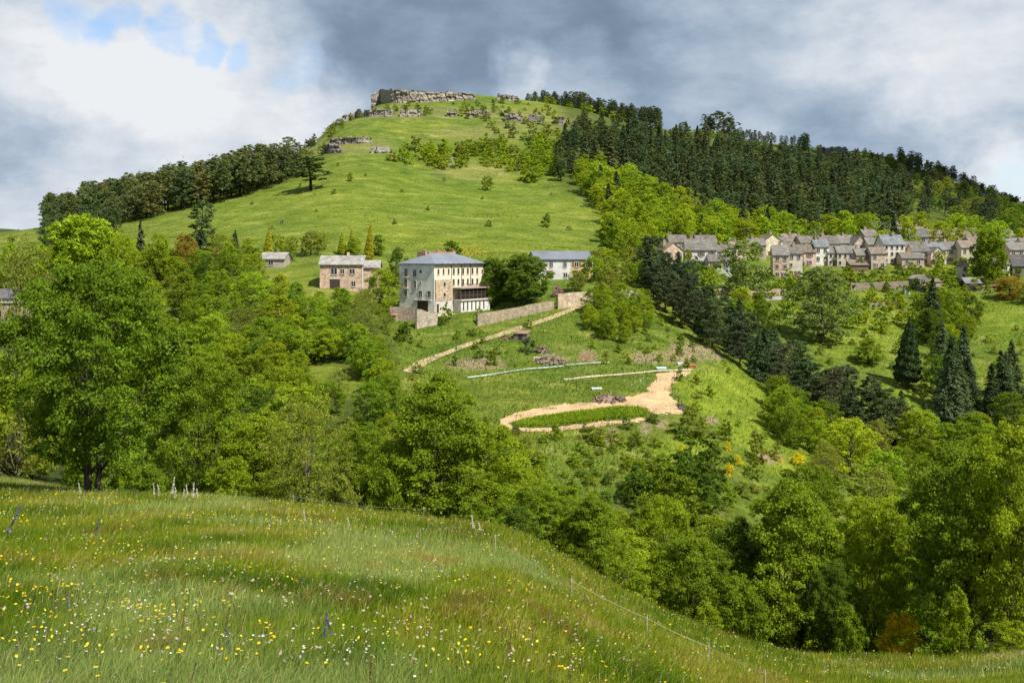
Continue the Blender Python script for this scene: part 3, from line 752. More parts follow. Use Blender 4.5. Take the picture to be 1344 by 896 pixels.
for px in (693, 812, 918):
    x = rt(px)-mw/2; m = MB(); m.box(x-.05, x+.05, -.12, -.004, 5.8, mh-.05); m.build('downpipe', [IRON], main)
# stone stair tower on the corner
m = MB(); m.box(-mw/2+.15, -mw/2+6.3, -.32, -.003, 2.8, 7.5); q = m.build('stone_cladding', [RUBBLE], main); q.color = (.52,.44,.34,1)
m = MB(); m.box(-mw/2+.05, -mw/2+6.4, -.22, -.003, -3, 2.79); q = m.build('plinth', [STUCCO], main); q.color = (.52,.50,.47,1)
window(main, 'front', mw, md, rt(600), 6.0, .7, .9, TRIM, off=.325); window(main, 'front', mw, md, rt(600), 3.6, .7, .9, TRIM, off=.325); door(main, 'front', mw, md, rt(525), .1, .8, 1.9, off=.225)
# the veranda
xa, xb, yo = -mw/2+6.9, mw/2-.9, -2.3
m = MB(); m.box(xa, xb, yo, -.004, -3, 2.55); q = m.build('veranda_base', [STUCCO], main); q.color = (.62,.61,.58,1)
m = MB(); m.box(xa-.25, xb+.25, yo-.3, -.006, 2.553, 2.85); q = m.build('veranda_floor', [CONCRETE], main); q.color = (.62,.58,.52,1)
m = MB(); m.box(xa-.3, xb+.3, yo-.35, -.006, 5.35, 5.62); q = m.build('veranda_roof', [CONCRETE], main); q.color = (.40,.33,.30,1)
for k in range(7):
    x0 = xa+.15+k*(xb-xa-.3)/7; x1 = x0+(xb-xa-.3)/7-.28
    m = MB(); m.box(x0+.14, x1+.14, yo+.12, yo+.16, 3.0, 5.3, 0); m.box(x0+.14, x1+.14, yo+.08, yo+.118, 3.75, 3.83, 1)
    m.build('veranda_glazing', [GLASS, BROWNWOOD], main)
    m = MB(); m.box(x0-.06, x0+.06, yo+.1, yo+.3, 2.86, 5.34); m.build('veranda_post', [BROWNWOOD], main)
    if k < 6:
        m = MB(); m.box(x0+.6, x0+1.05, yo-.02, yo+.03, .35, 2.2); m.build('slot_opening', [GLASS], main)
m = MB(); m.box(xb-.1, xb+.12, yo+.04, yo+.3, 2.86, 5.34); m.build('veranda_post', [WHITE], main)
m = MB()
for k in range(30): m.box(xa+k*(xb-xa)/29-.02, xa+k*(xb-xa)/29+.02, yo-.2, yo-.16, 5.63, 6.4)
m.box(xa-.1, xb+.1, yo-.21, yo-.15, 6.4, 6.46); m.build('railing', [IRON], main)
m = MB(); rr = random.Random(4)
for k in range(170):
    x = rr.uniform(xa, xb); y = rr.uniform(yo-.1, yo+.2); z = rr.uniform(5.8, 6.35); s = rr.uniform(.06,.16)
    m.add([(x-s,y,z),(x,y-s*.6,z+s*.3),(x+s,y,z),(x,y+s*.3,z+s)], [(0,1,2),(0,2,3),(0,1,3),(1,2,3)], 0 if rr.random() < .55 else 1)
m.build('flower_box', [plain_mat('plum_flowers', (.20,.05,.09), .7), plain_mat('box_leaves', (.05,.10,.02), .7)], main)['kind'] = 'stuff'
for cx, w_ in ((-5.6,.7),(-.8,1.0),(1.6,.6),(5.2,.9)):
    m = MB(); m.box(cx-w_/2, cx+w_/2, md/2+.5, md/2+1.1, mh+1.2, mh+3.1); m.tube([(cx,md/2+.8,mh+3.1),(cx,md/2+.8,mh+3.5)],[.14,.12],6)
    q = m.build('chimney', [RUBBLE], mainroof); q.color = (.45,.30,.25,1)
m = MB(); m.box(-4.6, 5.4, md*.56, md*.9, mh+.9, mh+2.9); q = m.build('rear_dormer', [RUBBLE], mainroof); q.color = (.40,.27,.22,1)
for fx in (-3, 0, 3):
    m = MB(); m.box(fx-.3, fx+.3, .9, 1.6, mh+.3, mh+.75); m.build('skylight', [GLASS], mainroof)

# white and cream house above the round tree
p = Vector(((740-UC)/F*255, 255, -6.1)); 
h2 = house('farmhouse', 'two-tone house, half white and half cream, with grey slate roof behind the round trees', 'house', None, p, R(12), 15.2, 7.5, 5.1, 1.9, 'gable', wall=(.60,.60,.59), roof=(.15,.165,.195), rmat=METALROOF, over=.4)
m = MB(); m.box(1.9, 7.605, -.05, -.003, -3, 5.05); q = m.build('cream_render', [STUCCO], h2); q.color = (.52,.385,.20,1)
for cx, z0, ww, wh, of, sh in [(4.2,3.0,.8,1.4,0,None),(7.9,3.0,.8,1.4,0,None),(11.0,3.1,1.0,1.2,.05,BROWNWOOD),(14.0,3.1,1.0,1.2,.05,BROWNWOOD),(8.0,.4,.9,1.1,0,None)]: window(h2, 'front', 15.2, 7.5, cx, z0, ww, wh, TRIM, off=of, shut=sh)
door(h2, 'front', 15.2, 7.5, 3.9, 0, 1.5, 2.1, BROWNWOOD)
m = MB(); m.box(7.62, 7.75, -.15, -.02, -2, 5.0); m.build('downpipe', [WHITE], h2)

# brick house with pale roof, and its long low neighbour
p = at(448, 380, 150); s = p.y/F
h3 = house('brick_house', 'pink brick house with pale grey roof and dark windows among the trees', 'house', None, p, R(3), 56*s, 8, 33*s, 1.9, 'gable', wall=(.58,.455,.38), roof=(.30,.295,.29), wmat=RUBBLE, over=.45)
hw = 56*s
for cx, z0, ww, wh in [(.33,.60,1.35,1.5),(.52,.62,.9,1.1),(.75,.62,1.2,1.1),(.78,.12,.9,1.2)]: window(h3, 'front', hw, 8, cx*hw, z0*33*s, ww, wh, TRIM)
door(h3, 'front', hw, 8, .35*hw, .15, 2.4, 2.3, DARKWOOD, 'garage_door')
m = MB(); m.box(hw/2-.1, hw/2+.08, -.14, -.003, -2, 33*s-.2); m.build('downpipe', [WHITE], h3)
p2 = p + Vector((hw/2+10*s+.05, .6, 0))
m = MB(); x0, x1 = hw/2+.02, hw/2+21*s
extrude(m, [(.8,-3),(7,-3),(7,29*s),(3.9,29*s+1.5),(.8,29*s)], 'x', x0, x1); q = m.build('side_wing', [RUBBLE], h3); q.color = (.58,.455,.38,1)
m = MB(); extrude(m, [(.4,29*s-.2),(3.9,29*s+1.52),(7.4,29*s-.2),(7.4,29*s),(3.9,29*s+1.7),(.4,29*s)], 'x', x0+.1, x1+.3); q = m.build('side_roof', [ROOFTILE], h3); q.color = (.29,.285,.28,1)
m = MB(); m.box(x0+1.4, x0+2.6, .74, .81, 1.0, 2.9); m.build('window', [GLASS], h3)
m = MB(); m.box(.9,1.5,3.6,4.2,33*s+1.4,33*s+2.9); m.build('chimney', [RUBBLE], h3).color = (.6,.5,.42,1)
p = at(357, 352, 150); s = p.y/F
h4 = house('farm_shed', 'low building with pale grey roof showing between treetops near a golden conifer', 'building', None, p, R(-4), 33*s, 7, 12*s, 1.6, 'gable', wall=(.40,.35,.3), roof=(.30,.295,.29))
window(h4, 'front', 33*s, 7, 3, .8, 1.2, 1.2, TRIM)
# old stone building behind the bare tree at the edge of the valley
p = at(6, 432, 120); s = p.y/F
h5 = house('stone_barn', 'long grey stone barn wall behind the dark-trunked tree at the frame edge', 'building', None, p, R(-6), 84*s, 8, 40*s, 1.6, 'shed', wall=(.42,.37,.30), roof=(.12,.12,.14), wmat=RUBBLE, over=.3)
m = MB(); m.box(-42*s, 42*s, -.14, -.004, 33*s, 34.2*s); m.build('string_course', [IRON], h5)
m = MB(); m.box(-42*s, 42*s, -.05, -.004, 34.25*s, 40*s-.1); m.build('parapet', [STUCCO], h5).color = (.66,.6,.52,1)
for cx in (-34, -20, -8, 8): m = MB(); m.box(cx*s-.5, cx*s+.5, -.06, -.003, 16*s, 25*s); m.build('window', [GLASS], h5)

# ------------------------------------------------------------------ the village
VG = 'village houses under the wooded hill'
# u0, u1 of the front wall, eave row, foot row, roof rise (m), kind, wall, roof, turn, window rows, columns, depth, chimneys, label
GR, BR, BL = (.165,.158,.148), (.195,.163,.135), (.175,.193,.215)
tan_, cream, white, pink, grey_, dark_ = (.61,.54,.45), (.70,.64,.55), (.75,.72,.68), (.64,.50,.42), (.52,.475,.42), (.22,.185,.155)
VILL = [
 (872,896,329,348,2.4,'gable_front',tan_,BR,14,1,2,8,1,'village house with brown gable roof, first of the row beside the dark firs'),
 (902,938,328,350,3.4,'gable',white,GR,-8,2,3,9,2,'white house under a broad grey roof with one tall chimney, near the dark firs'),
 (939,962,330,348,2.2,'gable',cream,GR,-4,1,2,8,1,'cream house with grey roof just behind the grey-green poplar'),
 (932,958,343,360,2.0,'gable',grey_,GR,-6,1,2,7,0,'low grey house in front of the larger white one, beside the grey-green poplar'),
 (1003,1026,317,336,2.6,'gable_front',cream,BR,10,1,1,9,1,'small cream gable-fronted house standing highest above the poplar'),
 (1016,1034,335,365,3.2,'gable',tan_,GR,-10,3,2,10,1,'tall tan house with blank dark side wall next to the poplar'),
 (1035,1052,333,364,2.8,'gable',tan_,GR,-6,3,2,9,2,'tall tan house joined to the tan house beside the poplar'),
 (1056,1070,331,350,2.6,'gable',pink,BR,-6,2,1,9,1,'narrow pinkish house with brown roof between tan and white houses'),
 (1071,1087,324,349,2.4,'gable',white,BL,-4,2,2,8,1,'white two-window house with bluish roof near the middle of the terrace'),
 (1088,1100,332,349,2.2,'gable',white,GR,-4,2,2,7,0,'small white house with two tiny windows in the long row'),
 (1080,1102,320,335,3.0,'gable',grey_,GR,4,1,2,9,2,'grey-roofed house with twin dormers behind the white houses'),
 (1101,1125,332,350,2.4,'gable',pink,GR,-5,2,4,8,1,'long pinkish rendered house with four windows in the row'),
 (1104,1122,319,332,3.0,'gable',grey_,GR,2,1,2,8,1,'grey house roof rising behind the long pinkish house'),
 (1122,1137,320,334,2.8,'gable_front',grey_,GR,8,1,1,9,0,'grey gabled house above the low brown roof'),
 (1118,1138,348,356,1.6,'shed',dark_,BR,-4,0,0,6,0,'low dark outbuilding with brown lean-to roof in front of the row'),
 (1145,1162,333,354,2.2,'gable',tan_,BR,-4,2,2,8,1,'tan house with brown roof in front of the tallest cream house'),
 (1162,1186,321,346,3.4,'gable',cream,BL,-4,3,4,11,2,'tallest cream house with bluish roof and three rows of windows'),
 (1150,1178,299,312,2.6,'gable',tan_,GR,-10,1,3,10,1,'house with grey-brown roof perched highest at the edge of the wood'),
 (1188,1208,325,340,2.2,'gable',white,GR,-4,1,3,8,1,'white house with grey roof beside the tallest cream house'),
 (1186,1211,339,352,1.8,'gable',grey_,GR,-4,1,2,7,0,'low grey annex beneath the white house'),
 (1192,1216,311,328,3.0,'gable',grey_,GR,-14,1,2,10,1,'grey house with steep roof above the white house'),
 (1219,1241,311,326,2.8,'gable',grey_,BR,6,1,2,9,1,'brown-roofed house near the top of the village'),
 (1217,1240,328,346,2.6,'gable',grey_,BL,-6,2,2,9,1,'grey house with bluish slate roof behind the tan gable'),
 (1223,1240,333,350,2.2,'gable_front',cream,GR,6,2,1,9,0,'cream gable-fronted house with dark side wall in the lower row'),
 (1243,1262,327,346,2.6,'gable',tan_,GR,-4,2,2,8,1,'tan house with grey roof near the big round tree'),
 (1263,1278,325,349,2.4,'gable',pink,BR,-4,2,2,8,1,'brownish house half hidden by the big round tree'),
 (1246,1276,313,327,3.0,'gable',tan_,BR,4,1,3,9,2,'tan house with wide brown roof behind the big round tree'),
 (1263,1270,348,368,1.6,'gable_front',cream,BR,0,1,1,4,0,'narrow pale tower-like cabin with pointed gable below the village'),
 (1322,1341,320,330,2.2,'gable',grey_,BL,-4,1,2,8,1,'house with blue-grey roof just past the big round tree'),
 (1328,1352,328,352,2.4,'gable',pink,GR,-6,2,3,9,1,'pinkish house with two window rows at the far end of the village'),
 (1332,1360,349,362,3.6,'gable',dark_,(.09,.09,.095),-8,0,0,8,0,'dark steep-roofed barn at the far end of the village'),
 (1306,1324,347,361,1.8,'gable',white,GR,-4,1,2,6,0,'small white house low beside the big round tree'),
 (1346,1372,322,344,2.6,'gable',cream,BR,-6,2,3,9,1,'cream house partly cut off by the frame edge'),
 (1140,1150,321,336,2.6,'gable',grey_,GR,0,1,1,8,1,'narrow grey house squeezed against the tallest cream house'),
 (1066,1080,312,326,2.6,'gable',grey_,GR,-4,1,1,8,1,'grey house peeping over the white two-window house'),
 (960,980,325,340,2.4,'gable',cream,BR,4,1,2,8,1,'cream house mostly hidden by the poplar crown'),
 (880,902,318,332,2.4,'gable',grey_,GR,6,1,2,8,2,'grey house at the foot of the bright wood, behind the broad grey roof'),
 (1052,1068,319,334,2.6,'gable',grey_,GR,3,1,2,9,1,'grey-roofed house above the narrow pinkish house'),
 (1018,1040,322,336,2.8,'gable',grey_,GR,-8,1,2,9,2,'grey roof with two chimneys right behind the tall tan houses'),
 (1030,1052,316,330,2.6,'gable',tan_,BR,4,1,2,8,1,'small tan house under the trees behind the tall tan houses'),
 (1126,1144,335,352,2.2,'gable',pink,GR,-3,2,2,8,1,'pink-tinged house closing the long row'),
 (1136,1152,310,324,2.6,'gable',grey_,GR,6,1,1,8,1,'grey house just below the highest perched one'),
 (1180,1200,304,318,2.6,'gable',tan_,BR,-6,1,2,9,1,'tan house at the wood edge behind the tallest cream house'),
 (1202,1222,306,318,2.6,'gable',grey_,GR,4,1,2,8,1,'dull house in the top row under the bright trees'),
 (1200,1219,330,347,2.4,'gable',cream,GR,-4,2,2,8,1,'cream house squeezed between white and grey houses'),
 (1260,1284,308,322,2.8,'gable',grey_,BR,-5,1,2,9,1,'grey house with brown roof at the top of the lane'),
 (1276,1294,320,336,2.6,'gable',tan_,BR,5,1,2,8,1,'tan house mostly behind the big round tree'),
 (1312,1330,310,322,2.6,'gable',grey_,GR,-6,1,2,8,1,'grey house in the top row past the big round tree'),
 (916,940,318,332,2.4,'gable',tan_,GR,2,1,2,8,1,'tan house behind the broad grey roof'),
 (984,1004,322,340,2.4,'gable',grey_,GR,-2,1,2,8,1,'grey house half seen beside the poplar crown'),
]
rr = random.Random(3)
HOUSE_AT = []
for (u0,u1,ve,vb,rise,kind,wc,rc,rot,rows,cols,dep,nch,lab) in VILL:
    um = (u0+u1)/2; p = at(um, vb, 200); s = p.y/F
    w = (u1-u0)*s*1.14; h = (vb-ve)*s; dep = dep*1.0
    p.z = float(min(H(p.x-w/2, p.y), H(p.x+w/2, p.y), H(p.x, p.y)))
    h = p.y*(VH-ve)/F - p.z; HOUSE_AT.append((p.x, p.y+dep/2))
    ch = [(rr.uniform(-.4,.4)*w, dep*rr.uniform(.4,.62), rr.uniform(.5,1.2), rr.choice((.6,.9))) for k in range(nch)]
    c = tuple(x*rr.uniform(.92,1.08) for x in wc); k = rr.uniform(.85,1.15)
    o = house('village_house' if rows else 'outbuilding', lab, 'house' if rows else 'outbuilding', VG if rows else None, p, R(rot), w, dep, h, rise*1.0, kind, wall=c, roof=tuple(x*k for x in rc), wmat=RUBBLE if rr.random() < .45 else STUCCO, chims=ch, over=.3)
    if rows:
        hh = min(h, rows*2.9)
        for i in range(rows):
            for j in range(cols):
                if rr.random() < .08: continue
                window(o, 'front', w, dep, w*(j+.5+rr.uniform(-.06,.06))/cols, h-hh+hh*(i+.32)/rows, min(.95, w/cols*.38), min(1.45, hh/rows*.48), TRIM, shut=rr.choice((None, None, BROWNWOOD, GREYWOOD)) if w/cols > 2.6 else None)
        if h > 4.5: door(o, 'front', w, dep, w*rr.uniform(.25,.75), 0, 1.0, 2.0, BROWNWOOD)
# sheds and ruins under the village
def outb(u0, u1, ve, vb, rise, kind, wc, rc, rot, dep, lab, wm=None, name='garden_shed', ymin=150):
    p = at((u0+u1)/2, vb, ymin); s = p.y/F; w = (u1-u0)*s
    h = p.y*(VH-ve)/F - p.z
    o = house(name, lab, 'shed', None, p, R(rot), w, dep, h, rise, kind, wall=wc, roof=rc, wmat=wm or RUBBLE, over=.2, thick=.12)
    return o, w, h
o, w, h = outb(1206,1222,366,383,1.2,'gable_front',(.10,.075,.06),(.25,.22,.19),20,5,'dark timber shed with pale roof on the terrace below the village', GREYWOOD)
door(o, 'front', w, 5, w/2, 0, 1.2, 2, DARKWOOD)
o, w, h = outb(1222,1237,370,384,.8,'shed',(.40,.33,.27),(.2,.17,.14),0,4,'ruined stone hut with broken walls beside the dark timber shed'); door(o, 'front', w, 4, w*.6, 0, .9, 1.8)
o, w, h = outb(1268,1288,372,382,1.6,'shed',(.12,.11,.10),(.19,.20,.22),-14,6,'lean-to with sloping slate roof beside the pale tower-like cabin'); door(o, 'front', w, 6, w*.5, 0, 2.0, 1.9)
o, w, h = outb(674,692,438,446.5,.35,'shed',(.15,.135,.12),(.27,.17,.12),-14,2.6,'small grey timber shed with rusty flat roof beside the dirt track', GREYWOOD)
door(o, 'front', w, 2.6, w*.5, 0, .9, 1.3, DARKWOOD)
o, w, h = outb(508,520,413.5,421,.4,'shed',(.5,.36,.28),(.42,.2,.14),-10,2.0,'tiny hut with red roof below the white building')
door(o, 'front', w, 2.0, w*.5, 0, .6, 1.1)

# ------------------------------------------------------------------ masonry walls
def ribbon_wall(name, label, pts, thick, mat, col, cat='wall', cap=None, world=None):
    """pts: (column, row of foot, row of top) read along the wall, each stood on the ground there"""
    P = []
    if world: P = world
    else:
        for u, vb, vt in pts:
            p = at(u, vb, 120); P.append((p.x, p.y, p.z, max(.3, (vb-vt)/F*p.y)))
    Q = []
    for i in range(len(P)-1):
        n = max(1, int(math.hypot(P[i+1][0]-P[i][0], P[i+1][1]-P[i][1])/1.2))
        for k in range(n):
            t = k/n; Q.append(tuple(P[i][j]*(1-t)+P[i+1][j]*t for j in range(4)))
    Q.append(P[-1])
    m = MB(); v = []
    rw = random.Random(len(label))
    for i, (x, y, z, h) in enumerate(Q):
        a = Q[max(i-1,0)]; b = Q[min(i+1,len(Q)-1)]
        dx, dy = b[0]-a[0], b[1]-a[1]; L = math.hypot(dx, dy) or 1; nx, ny = -dy/L*thick/2, dx/L*thick/2
        j = rw.uniform(-.08,.08)
        v += [(x-nx,y-ny,z-2.0),(x+nx,y+ny,z-2.0),(x+nx,y+ny,z+h+j),(x-nx,y-ny,z+h+j)]
    f = []
    for i in range(len(Q)-1):
        a = i*4; b = a+4
        f += [(a,b,b+3,a+3),(a+1,a+2,b+2,b+1),(a+3,b+3,b+2,a+2),(a,a+1,b+1,b)]
    f += [(0,3,2,1),(len(v)-4,len(v)-3,len(v)-2,len(v)-1)]
    m.add(v, f)
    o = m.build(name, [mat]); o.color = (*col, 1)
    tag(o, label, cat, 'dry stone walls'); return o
ribbon_wall('stone_wall', 'long pale retaining wall below the lawn of the white building', [(626,427,412),(645,424,410),(662,420,406.5),(690,414,401.5),(708,410,398),(726,405.5,395)], .6, RUBBLE, (.36,.32,.25))
ribbon_wall('stone_wall', 'tall pale retaining wall on the track bend below the pink blossom', [(732,405.5,386),(745,404,384.5),(757,402,383.5),(770,400,383),(777,398,384)], .6, RUBBLE, (.56,.48,.38))
ribbon_wall('stone_wall', 'dark shaded stone wall at the corner of the forecourt', [(511,420,403),(527,421,403),(545,421.5,403.5)], .6, RUBBLE, (.25,.215,.18))  # face turned from the sun; its shade is put into a darker stone colour
ribbon_wall('stone_wall', 'short bright stone wall below the garage door', [(546,432,405.5),(552,430,406),(560,428,409),(574,426,411)], .5, RUBBLE, (.44,.41,.36))  # lit face of that wall; its brightness is put into a lighter stone colour
ribbon_wall('stone_wall', 'grey terrace wall across the gardens below the village', [(1116,381,371),(1140,380,371),(1165,380,370),(1192,380,369)], .6, RUBBLE, (.30,.265,.225))
ribbon_wall('stone_wall', 'stone wall along the road below the poplar', [(940,387,378),(965,389,380),(1000,389,380),(1030,388,379)], .6, RUBBLE, (.36,.30,.25))
ribbon_wall('stone_wall', 'low wall of grey stone at the road bend beside the firs', [(812,387,380),(828,388,381),(842,388,381)], .5, RUBBLE, (.5,.46,.42))
ribbon_wall('stone_wall', 'low terrace wall among vegetable plots under the dark shed', [(1140,403,398),(1165,401,396),(1185,404,398)], .5, RUBBLE, (.28,.24,.2))
# ------------------------------------------------------------------ rock bands
ROCK = stone_mat('limestone', [(.25,(.07,.06,.05)), (.45,(.21,.185,.15)), (.75,(.42,.375,.315))], scale=.45, bump=.9)
def cliff(name, label, pts, depth, col=(1,1,1), seed=1, gap=0.0, lift=1.0, front=1.2):
    """pts: (column, foot row, top row); a weathered rock face rooted in the slope, cracked upright and bedded level"""
    us_ = np.arange(pts[0][0], pts[-1][0]+.01, .8)
    fo = np.interp(us_, [p[0] for p in pts], [p[1] for p in pts]); to = np.interp(us_, [p[0] for p in pts], [p[2] for p in pts])
    G = [at(u, v, 250) for u, v in zip(us_, fo)]
    Yb = gsm(np.array([g.y for g in G]), 3, 0); n = len(us_)
    X = (us_-UC)/F*Yb; zf = np.array([float(H(x, y)) for x, y in zip(X, Yb)])
    zt = zf + (fo-to)/F*Yb + lift
    blk = np.floor(X/2.3 + 1.3*vnoise(X/5, X*0, seed)); bl2 = np.floor(X/.9+seed)
    zt = zt + (_hash(blk, blk*0, seed)-.5)*1.1 + (_hash(bl2, bl2*0, seed+1)-.5)*.5
    if gap: zt = np.where(vnoise(X/7, X*0, seed+5) < gap, zf-.4, zt)
    zt = np.maximum(zt, zf-.5); nz_ = 13; V = np.zeros((n, nz_+2, 3))
    for k in range(nz_):
        q = k/(nz_-1); z = zf-1.2 + (zt-zf+1.2)*q
        bed_ = np.floor(z/1.1); crack = np.abs(vnoise(X/1.5, z/9, seed+2)-.5)
        off = (_hash(blk, bed_*0, seed+3)-.5)*.9 + (_hash(bed_, np.floor(blk/2), seed+4)-.5)*1.3 + np.where(crack < .05, .9, 0) + (vnoise(X/.7, z/.5, seed+9)-.5)*.5 + q*.4 - front
        V[:, k] = np.stack([X, Yb+off, z], 1)
    V[:, nz_] = np.stack([X, Yb+depth*.6, zt+.1], 1); V[:, nz_+1] = np.stack([X, Yb+depth, zt-1.5], 1)
    idx = np.arange(n*(nz_+2)).reshape(n, nz_+2)
    q = np.stack([idx[:-1,:-1], idx[1:,:-1], idx[1:,1:], idx[:-1,1:]], -1).reshape(-1, 4)
    ends = [list(idx[0, ::-1]), list(idx[-1])]
    fl = list(q.ravel())+ends[0]+ends[1]; cnt = [4]*len(q)+[nz_+2]*2
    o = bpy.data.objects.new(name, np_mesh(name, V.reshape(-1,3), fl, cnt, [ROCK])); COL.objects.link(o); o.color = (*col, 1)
    tag(o, label, 'cliff', 'limestone bands on the hill'); return o
cliff('rock_cliff', 'sheer limestone cliff crowning the hilltop', [(487,136,117),(505,135.5,116.5),(545,135,118),(585,133,119.5),(612,132,121),(624,131,123.5)], 9, seed=2, lift=-.6, front=.4)
cliff('rock_cliff', 'low broken rim of rock continuing the summit cliff towards the pines', [(632,131,124),(650,131,125),(672,132.5,127),(692,135,130)], 6, (.85,.85,.85), seed=3, gap=.35)
cliff('rock_cliff', 'long thin limestone ledge below the summit cliff', [(431,155,150),(450,154,147),(500,153,146),(560,153,147),(600,153,148.5)], 5, seed=4, gap=.15)
cliff('rock_cliff', 'short pale ledge in line with the long ledge', [(616,153,147.5),(645,153,149)], 5, seed=5, gap=.1)
cliff('rock_cliff', 'darker ledge on the slope above the shrubs, near the upper pines', [(662,158,151),(690,159,152),(715,161,154),(742,164,158)], 5, (.8,.8,.8), seed=6, gap=.2)
cliff('rock_cliff', 'crumbling ledges of pale rock on the hill shoulder', [(404,191,186),(440,189,184),(488,187,183.5)], 4, seed=7, gap=.3)
cliff('rock_cliff', 'small pale outcrop below the crumbling ledges', [(424,201,194),(436,201,191),(450,200,195)], 3, seed=8)
cliff('rock_cliff', 'little grey outcrop beside the hill bushes', [(487,201,196),(500,201,195),(514,200,196)], 3, (.9,.95,1), seed=9, gap=.2)
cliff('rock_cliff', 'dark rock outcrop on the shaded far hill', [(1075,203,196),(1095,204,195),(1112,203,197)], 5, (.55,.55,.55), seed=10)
cliff('rock_cliff', 'grey outcrop between the bushes in mid slope', [(586,216,210),(600,217,210)], 3, (.9,.9,.9), seed=12)

# ------------------------------------------------------------------ trees
G1 = (.166,.238,.013); G2 = (.232,.305,.015); G3 = (.104,.166,.014); GY = (.255,.335,.018); OL = (.198,.232,.032); GG = (.190,.250,.075)
KINDNAME.update({('broadleaf', G2): 'light_green_tree', ('broadleaf', GY): 'yellow_green_tree', ('broadleaf', OL): 'olive_green_tree', ('broadleaf', G3): 'dark_green_tree', ('airy', OL): 'thin_leaved_tree', ('airy', GG): 'grey_green_tree', ('airy', GY): 'thin_leaved_tree'})
PN = (.074,.108,.034); PD = (.062,.084,.034); SP = (.050,.080,.026); SB = (.075,.110,.045); BRN = (.29,.21,.03)
# --- the near ones, each with its own words
NT = [
 # kind, u, Y, vtop, width px, colour, variant, label
 ('broadleaf',122,50,350,250,(.128,.208,.013),0,'big full-crowned tree standing alone on the meadow edge, several trunks at its foot'),
 ('broadleaf',262,64,470,150,G1,2,'green tree close behind the big lone tree, crown touching it'),
 ('broadleaf',345,63,545,130,G2,1,'lighter tree between the big lone tree and the twin-trunked tree'),
 ('airy',408,57,520,130,OL,0,'olive thin-leaved tree with forked stems at the meadow edge'),
 ('broadleaf',478,62,560,110,G1,3,'medium tree beside the olive thin-leaved tree'),
 ('broadleaf',565,55,503,190,G1,1,'tall fresh green tree just above the fence post on the meadow edge'),
 ('broadleaf',640,58,560,150,G2,2,'bright green tree leaning out beside the tall fresh green tree'),
 ('broadleaf',715,52,640,150,G1,0,'rounded tree spilling down the bank below the bright green tree'),
 ('airy',800,58,690,150,GY,1,'pale yellowish airy tree in the dip below the meadow'),
 ('broadleaf',775,50,655,110,G1,1,'small dark-stemmed tree hugging the meadow rim'),
 ('broadleaf',872,62,655,120,G2,0,'soft light green tree beyond the rim of the meadow'),
 ('broadleaf',905,52,705,130,G1,3,'bushy tree overhanging the meadow corner'),
 ('broadleaf',968,55,690,120,G3,1,'dark green tree between two light ones at the meadow bottom'),
 ('broadleaf',1040,54,640,170,G1,1,'tall tree with reddish trunks at the bottom of the meadow'),
 ('broadleaf',1138,55,652,130,G2,2,'fresh green tree next to the reddish-trunked one'),
 ('broadleaf',1092,51,740,80,G3,0,'small shady tree filling the gap at the meadow bottom'),
 ('broadleaf',1265,50,585,185,G1,3,'broad dark-sided tree above the yellow broom bush'),
 ('broadleaf',1335,47,562,170,G2,3,'tall light green tree at the frame edge beside the bare path'),
 ('broadleaf',1420,50,600,200,G1,0,'tree standing mostly outside the frame past the bare path'),
 ('broadleaf',-90,56,420,220,G2,1,'tree mostly outside the frame beside the big lone tree'),
]
for (k,u,Y,vt,wp,c,pr,lab) in NT: plant(k, u, Y, vtop=vt, wpx=wp, col=c, label=lab, proto=pr, var=.05)
NS = [
 ('shrub',196,49,612,60,G1,'low leafy shrub at the foot of the big lone tree'),
 ('shrub',300,56,600,70,G2,'rounded shrub between meadow and lighter tree'),
 ('shrub',445,50,610,60,OL,'olive shrub beside the thin forked stems'),
 ('shrub',512,52,598,60,G1,'green shrub beside the fence end on the meadow edge'),
 ('shrub',620,47,655,60,G1,'shrub with pale blossom spikes in front of the bright green tree'),
 ('shrub',680,46,668,60,G3,'dark shrub on the meadow rim under the rounded tree'),
 ('shrub',835,43,755,60,G2,'light shrub at the lip of the meadow bank'),
 ('shrub',930,43,793,46,G2,'small light shrub at the meadow corner'),
 ('shrub',985,46,775,70,G1,'shrub at the foot of the dark green tree'),
 ('shrub',1115,49,800,50,G1,'rounded shrub under the fresh green tree'),
 ('shrub',1180,50,806,62,(.62,.48,.010),'yellow flowering broom bush in the shade of the broad tree'),
 ('shrub',1255,46,780,55,G2,'leafy sapling bush in front of the broad dark-sided tree'),
 ('shrub',1330,44,815,60,G2,'low shrub beside the bare path'),
]
for (k,u,Y,vt,wp,c,lab) in NS: plant(k, u, Y, vtop=vt, wpx=wp, col=c, label=lab, var=.05, name='broom_bush' if 'broom' in lab else None)

